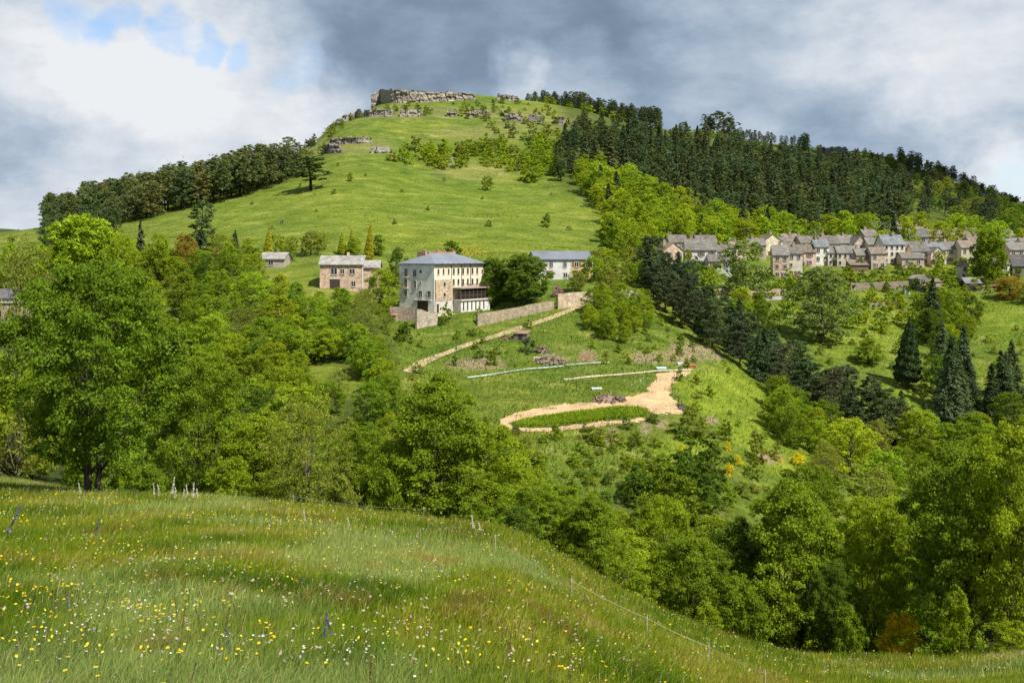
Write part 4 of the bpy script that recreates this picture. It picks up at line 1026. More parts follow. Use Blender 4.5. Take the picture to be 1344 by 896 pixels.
# --- singled-out trees farther off
ST = [
 ('cone',1190,None,413,44,(.036,.066,.016),'single dense conical sequoia on the open slope below the village', 508),
 ('broadleaf',978,None,313,62,GG,'tall grey-green poplar rising in front of the village', 395),
 ('broadleaf',1078,None,348,84,GG,'wide grey-green willow below the terrace of houses', 450),
 ('dense',1299,None,302,46,G1,'big round tree among the houses', 372),
 ('dense',688,236,336,72,G3,'large round dark green chestnut on the lawn of the white building', None),
 ('dense',648,238,341,40,G3,'smaller round tree touching the veranda of the white building', None),
 ('broadleaf',758,None,355,30,OL,'small olive tree in front of the cream house wall', 383),
 ('broadleaf',797,None,350,40,OL,'olive bushy tree beside the retaining wall bend', 392),
 ('broadleaf',500,None,352,50,G2,'leafy tree between brick house and white building', 412),
 ('broadleaf',523,252,326,32,G3,'dark tree touching the roof end of the white building', None),
 ('broadleaf',594,262,316,34,G3,'dark tree standing behind the white building roof', None),
 ('highcrown',22,148,318,86,OL,'dark-trunked thin tree in front of the stone barn', None),
 ('dense',112,255,286,98,(.25,.34,.016),'broad bright green tree rising at the lower end of the pine ridge', None),
 ('broadleaf',160,248,306,54,GY,'yellow-green tree beside the broad bright one', None),
 ('broadleaf',205,250,306,44,G2,'fresh green round tree between dark spruce and copper tree', None),
 ('broadleaf',245,255,308,44,BRN,'copper-coloured tree among the green ones', None),
 ('spruce',186,262,288,18,PD,'slim dark spruce standing before the hill meadow', None),
 ('pine',262,285,262,36,PN,'brownish pine standing out in front of the ridge', None),
 ('spruce',262,280,300,28,PD,'dark spruce at the foot of the brownish pine', None),
 ('pine',408,None,205,56,PN,'broad lone pine on the open hill shoulder', 250),
 ('spruce',308,268,302,16,SP,'small dark spruce at the bottom of the hill meadow', None),
 ('goldcone',352,268,299,18,(.38,.40,.03),'golden conifer beside the pale-roofed shed', None),
 ('goldcone',449,275,303,15,(.36,.40,.03),'first golden conifer above the brick house', None),
 ('goldcone',462,278,300,15,(.38,.38,.03),'second golden conifer above the brick house, in the middle of three', None),
 ('goldcone',483,272,292,16,(.40,.39,.03),'tallest golden conifer, at the end of the three above the brick house', None),
 ('broadleaf',640,None,None,13,G1,'lone small tree in the hill meadow', 250),
 ('broadleaf',460,None,None,9,G2,'lone sapling on the hill shoulder', 238),
 ('broadleaf',942,745,147,40,PD,'large dark pine clump alone on the skyline knoll', None),
 ('broadleaf',929,748,153,22,PD,'pine on the near flank of the skyline clump', None),
 ('broadleaf',958,742,154,24,PN,'lower pine at the far flank of the skyline clump', None),
 ('pine',857,655,139,18,PD,'pine ending the summit row, apart from the rest', None),
 ('spruce',740,None,None,None,SP,'', None),
]
for (k,u,Y,vt,wp,c,lab,vb) in ST:
    if not lab: continue
    if Y is None: Y = at(u, vb, 130).y
    nm_ = 'pine_tree' if 'pine' in lab else None
    if vt is None: plant(k, u, Y, h=(6 if u == 640 else 4), col=c, label=lab, var=.05)
    else: plant(k, u, Y, vtop=vt, wpx=wp, col=c, label=lab, var=.05, name=nm_)

# --- small bushes one can pick out on the middle slopes: u, foot row, height px, width px
BUSH = [
 (694,463,21,22,SB,'blue-green rounded conifer bush beside the grey timber shed'), (629,470,13,14,G3,'dark bush on the stony bank, nearest the track'), (651,465,10,16,G3,'dark bush on the stony bank under the timber shed'),
 (597,480,15,10,G3,'narrow dark bush at the end of the stony bank'), (848,414,30,0,G1,''), (893,452,14,14,G3,'dark round bush on the pink-flowered bank'), (908,456,10,10,G3,'smaller bush next to the dark round one'),
 (849,463,8,14,G1,'low bush at the top of the gardens'), (730,578,24,11,G1,'upright bush at the lower fence of the green strip'), (821,563,16,20,G3,'round dark bush on the lower edge of the garden path'),
 (857,553,10,24,G3,'flat spreading bush at the end of the green strip'), (778,576,18,36,OL,'wide olive bush below the garden path'), (677,570,12,18,G3,'bush at the near corner of the green strip'),
 (892,500,18,12,G3,'dark bush at the head of the sandy yard'), (893,590,0,0,G3,''), (718,298,16,18,G3,'dark bush alone on the hill meadow'), (905,572,30,50,OL,'wide olive bush on the lower garden slope'),
 (995,605,30,34,OL,'grey-olive bush on the lime green slope'), (1000,580,12,14,G1,'small bush near the edge of the lime green slope'), (953,578,16,20,G3,'dark bush on the lime green slope'),
 (530,448,26,28,G3,'dark leafy bush below the shaded corner wall'), (586,424,24,18,G1,'leafy young tree in front of the plinth of the white building'), (548,404,17,16,G1,'green bush beside the garage door'),
 (735,400,16,14,G3,'dark shrub in the gap between the two retaining walls'), (706,398,7,18,GY,'yellow-green shrub on top of the long retaining wall'),
 (629,415,12,12,G2,'pale young shrub at the end of the veranda'), (620,440,10,20,G1,'bush at the foot of the long retaining wall'), (690,428,6,14,G1,'low bush at the wall foot near the track'),
 (1140,478,36,42,G1,'rounded bright tree on the slope between willow and sequoia'), (895,595,10,10,(.66,.56,.010),'yellow broom bush, topmost on the lower slope'),
 (955,590,8,12,(.66,.56,.010),'pale yellow broom bush beside a grey shrub'), (968,610,10,16,(.66,.56,.010),'yellow broom bush in the middle of its patch'), (958,622,10,18,(.66,.56,.010),'lowest yellow broom bush of the patch'), (1047,612,13,24,(.66,.56,.010),'widest yellow broom bush at the edge of the trees'), (1024,607,6,8,(.66,.56,.010),'tiny yellow broom bush'),
 (732,389,14,16,(.40,.16,.34),'pink blossoming shrub above the tall retaining wall'),
 (1262,355,18,30,GY,'yellow-green bush beside the pale tower-like cabin'), (1325,392,30,44,BRN,'brownish bushy tree below the white house'), (1350,400,30,30,OL,'olive tree at the frame edge under the village'),
]
for (u,vb,hp,wp,c,lab) in BUSH:
    if not lab: continue
    p = at(u, vb, 110); hh = hp/F*p.y*(1.35 if 'broom' in lab else 1)
    k = 'shrub' if hh < 5.5 else 'broadleaf'
    nm = 'broom_bush' if 'broom' in lab else 'conifer_bush' if 'conifer' in lab else 'blossom_shrub' if 'blossom' in lab else None
    plant(k, u, p.y, h=hh, wpx=wp, col=c, label=lab, var=.04, name=nm, lod='mid')

# --- stands
def mixpick(rr, opts):
    t = rr.random()*sum(o[0] for o in opts)
    for o in opts:
        t -= o[0]
        if t <= 0: return o
    return opts[-1]
# the pine ridge
def f(u, Y, rr): plant('pine', u, Y, ws=rr.uniform(.95,1.4), h=rr.choice((rr.uniform(9,14),rr.uniform(14,18.5),rr.uniform(14,18.5)))*(.85 if u < 110 else 1), col=(.130,.142,.040) if rr.random() < .5 else (.090,.125,.038), label='dark pine in the dense stand along the ridge above the hill meadow', group='pines along the ridge', var=.22)
def av(u, Y, v): return not (v < 304-(u-170)*.262 + 3) or v < 230 or (u > 372 and v > 246)
fill([(62,395),(62,470),(200,465),(330,475),(385,480),(392,425),(330,395),(200,385)], 4.3, f, av, 200, 5)
def f(u, Y, rr): plant('pine', u, Y, h=rr.uniform(9,13), col=PN, label='pine trailing off at the low end of the ridge', group='pines at the low end of the ridge', var=.2)
fill([(60,300),(60,400),(150,400),(150,330)], 8, f, None, 22, 6)
# the row behind the summit cliff
def f(u, Y, rr): plant('pine', u, Y, h=rr.uniform(10.5,15)*min(1, .55+(u-690)/160), col=PD if rr.random() < .6 else PN, label='small dark pine in the row on the summit skyline', group='pines on the summit skyline', var=.2)
fill([(695,640),(690,680),(790,720),(865,705),(866,672),(800,655)], 4.6, f, None, 115, 7)
def f(u, Y, rr): plant('pine', u, Y, h=rr.uniform(5,10), col=PD, label='low dark pine on the skyline past the knoll', group='pines on the skyline past the knoll', var=.2)
fill([(968,735),(968,770),(1050,800),(1050,775)], 6, f, None, 24, 8)
# the dark wood on the hillside
def line(pts, u): return np.interp(u, [a for a,b in pts], [b for a,b in pts])
UP = [(720,235),(738,182),(760,166),(850,170),(950,184),(1050,203),(1150,216),(1200,250),(1280,275),(1400,300)]
LO = [(720,215),(740,232),(800,250),(860,262),(900,285),(950,283),(1050,283),(1130,290),(1200,292),(1280,296),(1400,310)]
def av(u, Y, v): return v < line(UP,u)+14 or v > line(LO,u)+14
def f(u, Y, rr):
    if rr.random() < .38: plant('spruce', u, Y, h=rr.uniform(9.5,16.5), col=PD if rr.random() < .5 else (.075,.098,.040), label='tall dark fir in the wood covering the hillside above the village', group='firs in the hillside wood', var=.25)
    else: plant('pine', u, Y, h=rr.uniform(9,16), col=PN if rr.random() < .6 else (.088,.122,.042), label='dark bushy pine in the wood covering the hillside above the village', group='pines in the hillside wood', var=.3, ws=rr.uniform(1.05,1.5), name='conifer_tree')
DW = fill([(722,400),(722,600),(850,640),(950,700),(1060,740),(1170,700),(1190,440),(1050,390),(900,400),(840,440),(780,470)], 6.9, f, av, 500, 9)
# fresh green trees below it
UP2 = [(715,225),(760,215),(800,240),(850,255),(900,265),(950,265),(1100,270),(1300,285),(1400,300)]
def av(u, Y, v): return v < line(UP2,u) or (u < 850 and v > 330-(850-u)*.9 and u < 800) or v > 338 or (u > 860 and v > 330) or any(abs(((u-UC)/F*Y)-a) < 7 and -4 < b_-Y < 9 for a, b_ in HOUSE_AT)
def f(u, Y, rr):
    w, c, l, g, k = mixpick(rr, [(5,G2,'fresh green tree in the belt between dark wood and village','fresh green trees above the village','broadleaf'),(5,GY,'yellow-green spring tree in the belt between dark wood and village','yellow-green trees above the village','broadleaf'),(2,G1,'mid green tree in the belt between dark wood and village','mid green trees above the village','broadleaf'),(1.0,PD,'single dark fir poking out of the bright belt above the village','dark firs in the bright belt','spruce')])
    plant(k, u, Y, h=rr.uniform(8,12.5)*(1.3 if k == 'spruce' else 1), col=c, label=l, group=g, var=.2, lod='far')
BG = fill([(700,330),(715,470),(760,500),(850,430),(950,400),(1100,400),(1300,420),(1380,420),(1380,360),(1200,350),(1100,340),(1000,330),(900,322),(865,300),(830,255),(800,255)], 6.3, f, av, 290, 10, taken=[p for p in DW if p[1] < 520])
# bushes up on the hill
def f(u, Y, rr): plant('shrub', u, Y, h=rr.uniform(3,6.5), col=rr.choice((G2,GY,G2,OL)), label='fresh green bush in the thicket on the hill below the ledges', group='bushes below the hilltop ledges', var=.2, name='thicket_bush')
def av(u, Y, v): return vnoise(u/23, Y/23, 5) < .33
fill([(515,440),(520,470),(560,475),(640,490),(735,520),(740,440),(700,425),(640,435),(560,440)], 4.4, f, av, 160, 11)
def f(u, Y, rr): plant('shrub', u, Y, h=rr.uniform(1.6,4), col=rr.choice((G1,OL,PN,G2)), label='scattered low bush near the rock ledges of the hilltop', group='low bushes near the ledges', var=.2, name='low_bush')
def av(u, Y, v): return vnoise(u/16, Y/14, 77) < .48
fill([(425,535),(440,560),(540,575),(620,592),(720,600),(745,560),(660,548),(560,545)], 5.5, f, av, 70, 12)
fill([(400,440),(395,520),(430,545),(452,545),(450,480)], 7, f, None, 26, 13)
fill([(620,500),(640,560),(740,570),(760,520),(700,480)], 6, f, av, 40, 14)
def f(u, Y, rr): plant('shrub', u, Y, h=rr.uniform(.8,2.2), col=rr.choice((G1,OL,G3)), label='tiny isolated bush in the open hill meadow', group='isolated bushes in the hill meadow', var=.2, name='meadow_bush')
fill([(330,320),(330,400),(450,440),(600,430),(720,410),(780,330),(600,310)], 26, f, None, 26, 15)
def f(u, Y, rr): plant('shrub', u, Y, h=rr.uniform(3,6), col=rr.choice((G2,GY,G1)), label='bush along the upper edge of the summit meadow', group='bushes edging the summit pines', var=.2, name='edge_bush')
fill([(690,625),(700,650),(800,660),(900,700),(900,735),(980,760),(980,725),(860,640)], 8, f, None, 40, 16)

# the ravine of dark conifers
def f(u, Y, rr):
    if rr.random() < .42: plant('spruce', u, Y, h=rr.uniform(7.5,13), col=SP if rr.random() < .7 else SB, label='dark fir in the dense belt running down the ravine', group='firs down the ravine', var=.2, ws=1.2)
    else: plant('pine', u, Y, h=rr.uniform(7.5,12), col=PD if rr.random() < .6 else (.055,.09,.028), label='dark bushy pine in the belt running down the ravine', group='pines down the ravine', var=.2, lod='mid', ws=rr.uniform(1.1,1.6))
fill([(838,252),(850,270),(885,262),(905,248),(960,238),(1030,222),(1080,208),(1140,202),(1215,200),(1215,182),(1130,183),(1060,192),(1010,200),(950,212),(905,222),(870,232)], 4.7, f, None, 110, 17)
def f(u, Y, rr):
    k = rr.random()
    if k < .7: plant('spruce', u, Y, h=rr.uniform(10,17), col=SP if rr.random() < .5 else SB, label='dark fir on the slope under the brownish bushy tree', group='firs on the slope near the frame edge', var=.2)
    else: plant('broadleaf', u, Y, h=rr.uniform(7,10), col=G3, label='dark green tree among the firs near the frame edge', group='dark trees among the firs near the frame edge', var=.2)
fill([(1205,262),(1240,262),(1262,225),(1300,222),(1400,225),(1400,195),(1290,190),(1232,198),(1215,240)], 6.3, f, lambda u, Y, v: u < 1232 and v > 452, 48, 18)

# valley trees on the left
def av(u, Y, v):
    if 395 < u < 478 and 478 < v < 522: return True                 # the clearing
    if v < 385 and u > 345: return True
    if u > 500 and v < 500: return True
    if u > 418 and v < 400: return True
    if -60 < u < 62 and 140 < Y < 260: return True                    # before the barn
    if u > 505 and 450 < v < 500: return True
    return False
def f(u, Y, rr):
    w, c, l, g, k = mixpick(rr, [(5,G1,'mid green tree in the wooded dip below the brick house','mid green trees in the dip'),(4,G2,'light green tree in the wooded dip below the brick house','light green trees in the dip'),(2.4,OL,'olive tree in the wooded dip below the brick house','olive trees in the dip'),(1.6,GY,'yellow-green tree in the wooded dip below the brick house','yellow-green trees in the dip'),(1.0,G3,'dark green tree in the wooded dip below the brick house','dark green trees in the dip')] and [(5,G1,'mid green tree in the wooded dip below the brick house','mid green trees in the dip','broadleaf'),(4,G2,'light green tree in the wooded dip below the brick house','light green trees in the dip','broadleaf'),(2.4,OL,'olive thin tree in the wooded dip below the brick house','olive trees in the dip','airy'),(1.6,GY,'yellow-green tree in the wooded dip below the brick house','yellow-green trees in the dip','broadleaf'),(1.0,G3,'dark green tree in the wooded dip below the brick house','dark green trees in the dip','broadleaf')])
    hmax = 10.5 if u < 420 else 7.5
    if 390 < u < 480 and Y > 125: hmax = 6.5
    plant(k, u, Y, h=rr.uniform(.62,1)*hmax, col=c, label=l, group=g, var=.18)
fill([(-120,75),(-120,285),(60,280),(330,262),(350,235),(420,205),(500,178),(520,150),(520,82),(300,80),(150,84)], 5.6, f, av, 210, 19)
def f(u, Y, rr):
    z = float(H((u-UC)/F*Y, Y)); lim = 376 if 400 < u < 492 else 396 if u < 520 else 405
    h = min(rr.uniform(4,7.5), Y*(VH-lim-rr.uniform(0,14))/F - z)
    if h < 1.5: return
    k, c = rr.choice((('broadleaf',G2),('broadleaf',G1),('airy',OL),('broadleaf',GY),('airy',OL)))
    plant(k, u, Y, h=h, col=c, label='leafy tree on the bank just under the brick house', group='trees on the bank under the brick house', var=.18, lod='mid', ws=1.2)
def av(u, Y, v): return (398 < u < 480 and 476 < v < 520) or v < 392 or (u > 498 and v > 432) or (u > 510)
fill([(330,240),(330,165),(520,165),(520,222),(420,228)], 4.6, f, av, 90, 34)
# valley trees in the middle and on the right
def av(u, Y, v):
    if 640 < u < 1075 and v < 622 + max(0, (u-980))*.2 - (40 if u < 700 else 0): return True
    if u >= 1075 and v < 560: return True
    return False
def f(u, Y, rr):
    w, c, l, g, k = mixpick(rr, [(5,G1,'mid green tree in the valley below the gardens','mid green trees in the valley','broadleaf'),(5,G2,'light green tree in the valley below the gardens','light green trees in the valley','broadleaf'),(2,OL,'olive thin tree in the valley below the gardens','olive trees in the valley','airy'),(2,GY,'yellow-green tree in the valley below the gardens','yellow-green trees in the valley','broadleaf'),(1.0,G3,'dark green tree in the valley below the gardens','dark green trees in the valley','broadleaf')])
    h = rr.uniform(5.5,9.5)
    if u < 1085:
        lim = np.interp(u, [640,700,760,830,960,1010,1050,1085],[570,608,648,672,664,636,600,566]) + rr.uniform(0,16)
        h = min(h, Y*(VH-lim)/F - float(H((u-UC)/F*Y, Y)))
        if h < 2: return
    plant(k, u, Y, h=h, col=c, label=l, group=g, var=.18, ws=1.1)
fill([(500,76),(500,140),(620,140),(700,128),(850,135),(1000,150),(1100,168),(1240,186),(1420,186),(1460,64),(1150,74),(1000,74),(850,68),(700,66),(560,72)], 5.6, f, av, 260, 20)
# the clump at the foot of the lime slope, and trees under the road
def f(u, Y, rr): plant('broadleaf', u, Y, h=rr.uniform(6,9), col=rr.choice((G1,G2,G1)), label='bright bushy tree in the clump at the foot of the lime green slope', group='clump at the foot of the lime slope', var=.12)
fill([(1008,172),(1020,188),(1085,182),(1095,166),(1050,160)], 4.5, f, None, 14, 21)
def f(u, Y, rr): plant('broadleaf', u, Y, h=rr.uniform(3.5,6.0), col=rr.choice((G2,G2,GY,G1)), label='light green bushy tree on the slope under the road bend', group='bushy trees under the road bend', var=.12)
fill([(772,212),(768,224),(800,232),(850,232),(856,214),(815,204)], 3.6, f, None, 26, 22)
# dark scrub at the foot of the garden slope
def f(u, Y, rr): plant('shrub', u, Y, h=rr.uniform(3,5.5), col=rr.choice((G3,G1,G3)), label='dark green bush at the foot of the garden slope', group='dark bushes at the foot of the garden slope', var=.12, lod='mid')
fill([(838,124),(838,134),(900,140),(935,142),(930,126),(880,122)], 3.2, f, None, 18, 23)
# gardens and hedges round the village
def f(u, Y, rr): plant('shrub', u, Y, h=rr.uniform(1.5,4.0), col=rr.choice((G1,G2,GY,G3)), label='garden bush on the terraces below the houses', group='garden bushes below the houses', var=.2, name='garden_bush', lod='far')
def av_h(u, Y, v): return any(abs(((u-UC)/F*Y)-a) < 5.5 and -1 < b_-Y < 8 for a, b_ in HOUSE_AT)
fill([(890,318),(1000,322),(1344,338),(1344,300),(1150,306),(1000,300),(890,300)], 4.4, f, av_h, 90, 36)
fill([(890,268),(890,300),(1000,300),(1100,312),(1220,318),(1262,312),(1262,282),(1160,262),(1060,262),(960,258)], 4.6, f, None, 190, 24)
def f(u, Y, rr): plant('broadleaf', u, Y, h=rr.uniform(4,7.0), col=rr.choice((G1,G2,GY,G3)), label='small garden tree between the village houses', group='garden trees between the houses', var=.2, lod='far')
fill([(870,300),(870,345),(1000,345),(1150,372),(1344,365),(1344,325),(1150,322),(1000,312)], 15, f, None, 30, 25)
def f(u, Y, rr): plant('broadleaf', u, Y, h=rr.uniform(5,9.0), col=rr.choice((G2,G3,G1)), label='tree on the slope between willow and firs', group='trees on the slope below the gardens', var=.2, lod='mid')
fill([(1205,262),(1225,285),(1275,272),(1270,250),(1225,252)], 6, f, None, 12, 26)
fill([(930,240),(925,256),(1000,262),(1010,240)], 7, f, None, 10, 27)
# scrub on the slopes
def f(u, Y, rr): plant('shrub', u, Y, h=rr.uniform(.6,2.0), col=rr.choice((G1,OL,G2,G1)), label='small bush dotted over the garden slope', group='small bushes on the garden slope', var=.2, name='slope_bush', lod='far')
def av(u, Y, v): return v > 640 or v < 400 or (640 < u < 905 and 482 < v < 566) or vnoise(u/30, Y/12, 8) < .5
fill([(520,140),(500,215),(640,212),(760,222),(880,235),(1000,190),(1080,160),(1000,140),(850,130),(660,132)], 3.4, f, av, 130, 28)
def f(u, Y, rr): plant('shrub', u, Y, h=rr.uniform(.8,2.6), col=rr.choice((G1,OL,G2,G3)), label='small bush dotted over the slope below the houses', group='small bushes on the slope below the houses', var=.2, name='slope_bush', lod='far')
fill([(1020,215),(960,255),(1080,262),(1250,270),(1344,270),(1344,240),(1180,225),(1100,208)], 6, f, None, 60, 29)
def f(u, Y, rr): plant('shrub', u, Y, h=rr.uniform(.6,1.9), col=rr.choice((G1,OL,G1,G3,G2)), label='low rounded bush in the scrub on the slope under the sandy yard', group='scrub under the sandy yard', var=.2, lod='mid', ws=1.3, name='scrub_bush')
def av(u, Y, v): return v > 680 or v < 574 or (u > 930 and v < 590) or (882 < u < 1062 and 578 < v < 640) or vnoise(u/26, Y/9, 18) < .36
fill([(640,150),(640,118),(1000,120),(1075,150),(1060,162),(900,156),(700,152)], 2.3, f, av, 170, 35)
# round the houses of the hill foot
def f(u, Y, rr): plant('broadleaf', u, Y, h=rr.uniform(3.5,7), col=rr.choice((G1,G2,GY,OL)), label='tree along the foot of the hill meadow', group='trees along the foot of the hill meadow', var=.2, lod='far')
def av(u, Y, v): return (405 < u < 700 and v > 336) or (v > 350 and u > 680) or (500 < u < 690 and v < 330)
fill([(60,262),(60,300),(200,285),(330,282),(500,283),(500,272),(330,262)], 6, f, av, 60, 30)
fill([(770,250),(785,285),(850,300),(860,262),(830,242)], 5.5, f, None, 28, 31)
# the shaded far hill
def f(u, Y, rr):
    if rr.random() < .5: plant('pine', u, Y, h=rr.uniform(9,14), col=PD, label='dark tree in the wood on the far hill at the frame edge', group='trees on the far hill', var=.2, name='dark_tree')
    else: plant('broadleaf', u, Y, h=rr.uniform(7,11), col=rr.choice((G3,G3,OL)), label='dull green tree in the wood on the far hill at the frame edge', group='dull green trees on the far hill', var=.2, name='dull_green_tree')
def av(u, Y, v): return (1060 < u < 1180 and v < 210+(u-1060)*.06) or (u < 1150 and v > 235)
fill([(1050,700),(1060,790),(1180,820),(1300,830),(1420,830),(1420,440),(1290,450),(1180,470),(1180,640)], 10.5, f, av, 260, 32)
def f(u, Y, rr): plant('shrub', u, Y, h=rr.uniform(2,4), col=rr.choice((G3,OL)), label='low bush on the bare crest of the far hill', group='bushes on the far hill crest', var=.2, name='crest_bush')
fill([(1065,760),(1070,850),(1200,820),(1210,740)], 14, f, None, 40, 33)
print('PLANTS', COUNT)

# one small animal far up in the meadow
def cow(u, v):
    p = at(u, v, 250); root_ = [(0,0,.85),(-.45,0,.9),(.5,0,.9),(.85,0,1.05),(1.1,0,.95),(.45,.18,.45),(.45,.18,0),(.45,-.18,.45),(.45,-.18,0),(-.4,.18,.45),(-.4,.18,0),(-.4,-.18,.45),(-.4,-.18,0),(-.6,0,.9),(-.68,0,.5)]
    ed = [(0,1),(0,2),(2,3),(3,4),(2,5),(5,6),(2,7),(7,8),(1,9),(9,10),(1,11),(11,12),(1,13),(13,14)]
    rad = [.33,.30,.30,.17,.11,.10,.06,.10,.06,.11,.06,.11,.06,.08,.03]
    me = bpy.data.meshes.new('cow'); me.from_pydata(root_, ed, []); o = bpy.data.objects.new('cow', me); COL.objects.link(o)
    md_ = o.modifiers.new('skin', 'SKIN')
    for i, q in enumerate(rad): me.skin_vertices[0].data[i].radius = (q, q)
    me.skin_vertices[0].data[0].use_root = True
    o.modifiers.new('sub', 'SUBSURF').render_levels = 1
    m, nt, nd, lk = new_mat('cow_hide'); tcx = N(nt, 'ShaderNodeTexCoord'); n_ = N(nt, 'ShaderNodeTexNoise', ins={'Scale': 1.6}); lk.new(tcx.outputs['Object'], n_.inputs['Vector'])
    r_ = ramp(nt, [(.5,(.02,.018,.016)),(.54,(.7,.68,.64))]); lk.new(n_.outputs[0], r_.inputs[0]); b_ = N(nt, 'ShaderNodeBsdfPrincipled', ins={'Roughness': .8}); lk.new(r_.outputs[0], b_.inputs['Base Color']); lk.new(b_.outputs[0], N(nt, 'ShaderNodeOutputMaterial').inputs[0])
    me.materials.append(m); o.location = p; o.rotation_euler = (0,0,R(-70)); tag(o, 'small black and white animal standing alone in the hill meadow', 'animal')
cow(370, 294)
# ------------------------------------------------------------------ gardens, tracks and yard
def drape_poly(name, pix, mat, cell=.3, lift=.07, rag=.25, kind='structure', world=None):
    """a thin sheet lying on the ground inside an outline"""
    P = world or [(lambda q: (q.x, q.y))(at(u, v, 20 if v > 700 else 110)) for u, v in pix]
    x0, x1 = min(p[0] for p in P), max(p[0] for p in P); y0, y1 = min(p[1] for p in P), max(p[1] for p in P)
    xs = np.arange(x0-.5, x1+.5, cell); ys = np.arange(y0-.5, y1+.5, cell)
    X, Y = np.meshgrid(xs, ys)
    Z = H(X, Y) + lift
    cx = X[:-1,:-1]+cell/2; cy = Y[:-1,:-1]+cell/2
    jx = cx + (fbm(cx/1.3, cy/1.3, 5, 3)-.5)*rag*4; jy = cy + (fbm(cx/1.3, cy/1.3, 6, 3)-.5)*rag*4
    ins = np.zeros(cx.shape, bool); j = len(P)-1
    for i in range(len(P)):
        xi, yi = P[i]; xj, yj = P[j]
        with np.errstate(divide='ignore', invalid='ignore'):
            c = ((yi > jy) != (yj > jy)) & (jx < (xj-xi)*(jy-yi)/(yj-yi)+xi)
        ins ^= c; j = i
    idx = np.arange(X.size).reshape(X.shape)
    q = np.stack([idx[:-1,:-1], idx[:-1,1:], idx[1:,1:], idx[1:,:-1]], -1)[ins]
    used = np.unique(q); rem = np.full(X.size, -1); rem[used] = np.arange(len(used))
    V = np.stack([X.ravel(), Y.ravel(), Z.ravel()], 1)[used]
    o = bpy.data.objects.new(name, np_mesh(name, V, rem[q].ravel(), 4, [mat], smooth=True)); COL.objects.link(o)
    tag(o, kind=kind); return o
def ribbon(name, pix, width, mat, lift=.09, kind='structure', world=None):
    P = world or [(lambda q: (q.x, q.y))(at(u, v, 110)) for u, v in pix]
    L = []
    for i in range(len(P)-1):
        n = max(2, int(math.hypot(P[i+1][0]-P[i][0], P[i+1][1]-P[i][1])/.4))
        for k in range(n): t = k/n; L.append((P[i][0]*(1-t)+P[i+1][0]*t, P[i][1]*(1-t)+P[i+1][1]*t))
    L.append(P[-1]); L = np.array(L); L = gsm(L, 5, 0) if len(L) > 30 else L
    T_ = np.gradient(L, axis=0); T_ = T_/np.maximum(np.linalg.norm(T_, axis=1, keepdims=True), 1e-6)
    Nn = np.stack([-T_[:,1], T_[:,0]], 1); k = 7
    w = width*(1+.35*(fbm(L[:,0]/3, L[:,1]/3, 4, 3)-.5))[:, None]
    rows = []
    for j in range(k):
        q = L + Nn*w*(j/(k-1)-.5); rows.append(np.stack([q[:,0], q[:,1], H(q[:,0], q[:,1])+lift], 1))
    V = np.stack(rows, 1); n = len(L); idx = np.arange(n*k).reshape(n, k)
    q = np.stack([idx[:-1,:-1], idx[1:,:-1], idx[1:,1:], idx[:-1,1:]], -1)
    o = bpy.data.objects.new(name, np_mesh(name, V.reshape(-1,3), q.ravel(), 4, [mat], smooth=True)); COL.objects.link(o)
    tag(o, kind=kind); return o

SAND = stone_mat('sandy_soil', [(.3,(.30,.20,.10)), (.5,(.42,.29,.155)), (.72,(.52,.37,.21))], scale=.8, bump=.5)
TRACK = stone_mat('track_dirt', [(.3,(.16,.145,.05)), (.45,(.29,.23,.12)), (.7,(.42,.34,.21))], scale=.9, bump=.4)
PALE = stone_mat('pale_path', [(.3,(.33,.28,.17)), (.7,(.55,.47,.33))], scale=1.0, bump=.2)
NET = stone_mat('crop_netting', [(.35,(.10,.16,.06)), (.55,(.30,.40,.30)), (.75,(.46,.55,.50))], scale=1.4, bump=.3)
ROAD = stone_mat('road_grey', [(.3,(.20,.19,.17)), (.7,(.32,.30,.27))], scale=.8, bump=.1)
yard = [(655,553),(670,545),(700,537),(740,531),(775,528),(800,525),(830,520),(848,514),(858,502),(862,492),(880,488.5),(905,487),(907,490),(888,497),(880,508),(880,520),(887,530),(898,543),(862,543.5),(846,534.5),(800,536),(760,541),(720,546),(690,551),(668,556),(676,561.5),(700,563),(740,560),(800,553),(846,549),(850,552),(800,558),(760,563),(700,567),(660,565)]
drape_poly('sandy_yard', yard, SAND, .25, rag=.45)
drape_poly('bare_path', [(1280,866),(1310,857),(1344,846),(1400,838),(1400,858),(1344,860),(1310,868)], TRACK, .15, .05)
ribbon('track', [(528,484),(537,490),(548,479),(572,468),(600,457.5),(640,444.5),(680,431.5),(720,418.5),(745,409),(762,402.5)], 1.8, TRACK)
ribbon('path', [(735,499),(770,495),(830,491),(862,487.5),(912,485.5)], .9, PALE, .11)
ribbon('track', [(776,402),(795,395),(815,389),(850,386),(900,389),(960,392),(1040,392)], 3.2, ROAD)
drape_poly('forecourt', [(546,411),(560,407),(585,409),(600,413),(590,417),(565,417)], PALE, .3, .1)
ribbon('netting', [(608,497.5),(640,494),(665,489),(700,484.5),(745,481)], .75, NET, .22)
ribbon('netting', [(742,480),(775,478),(800,477)], .6, NET, .2)

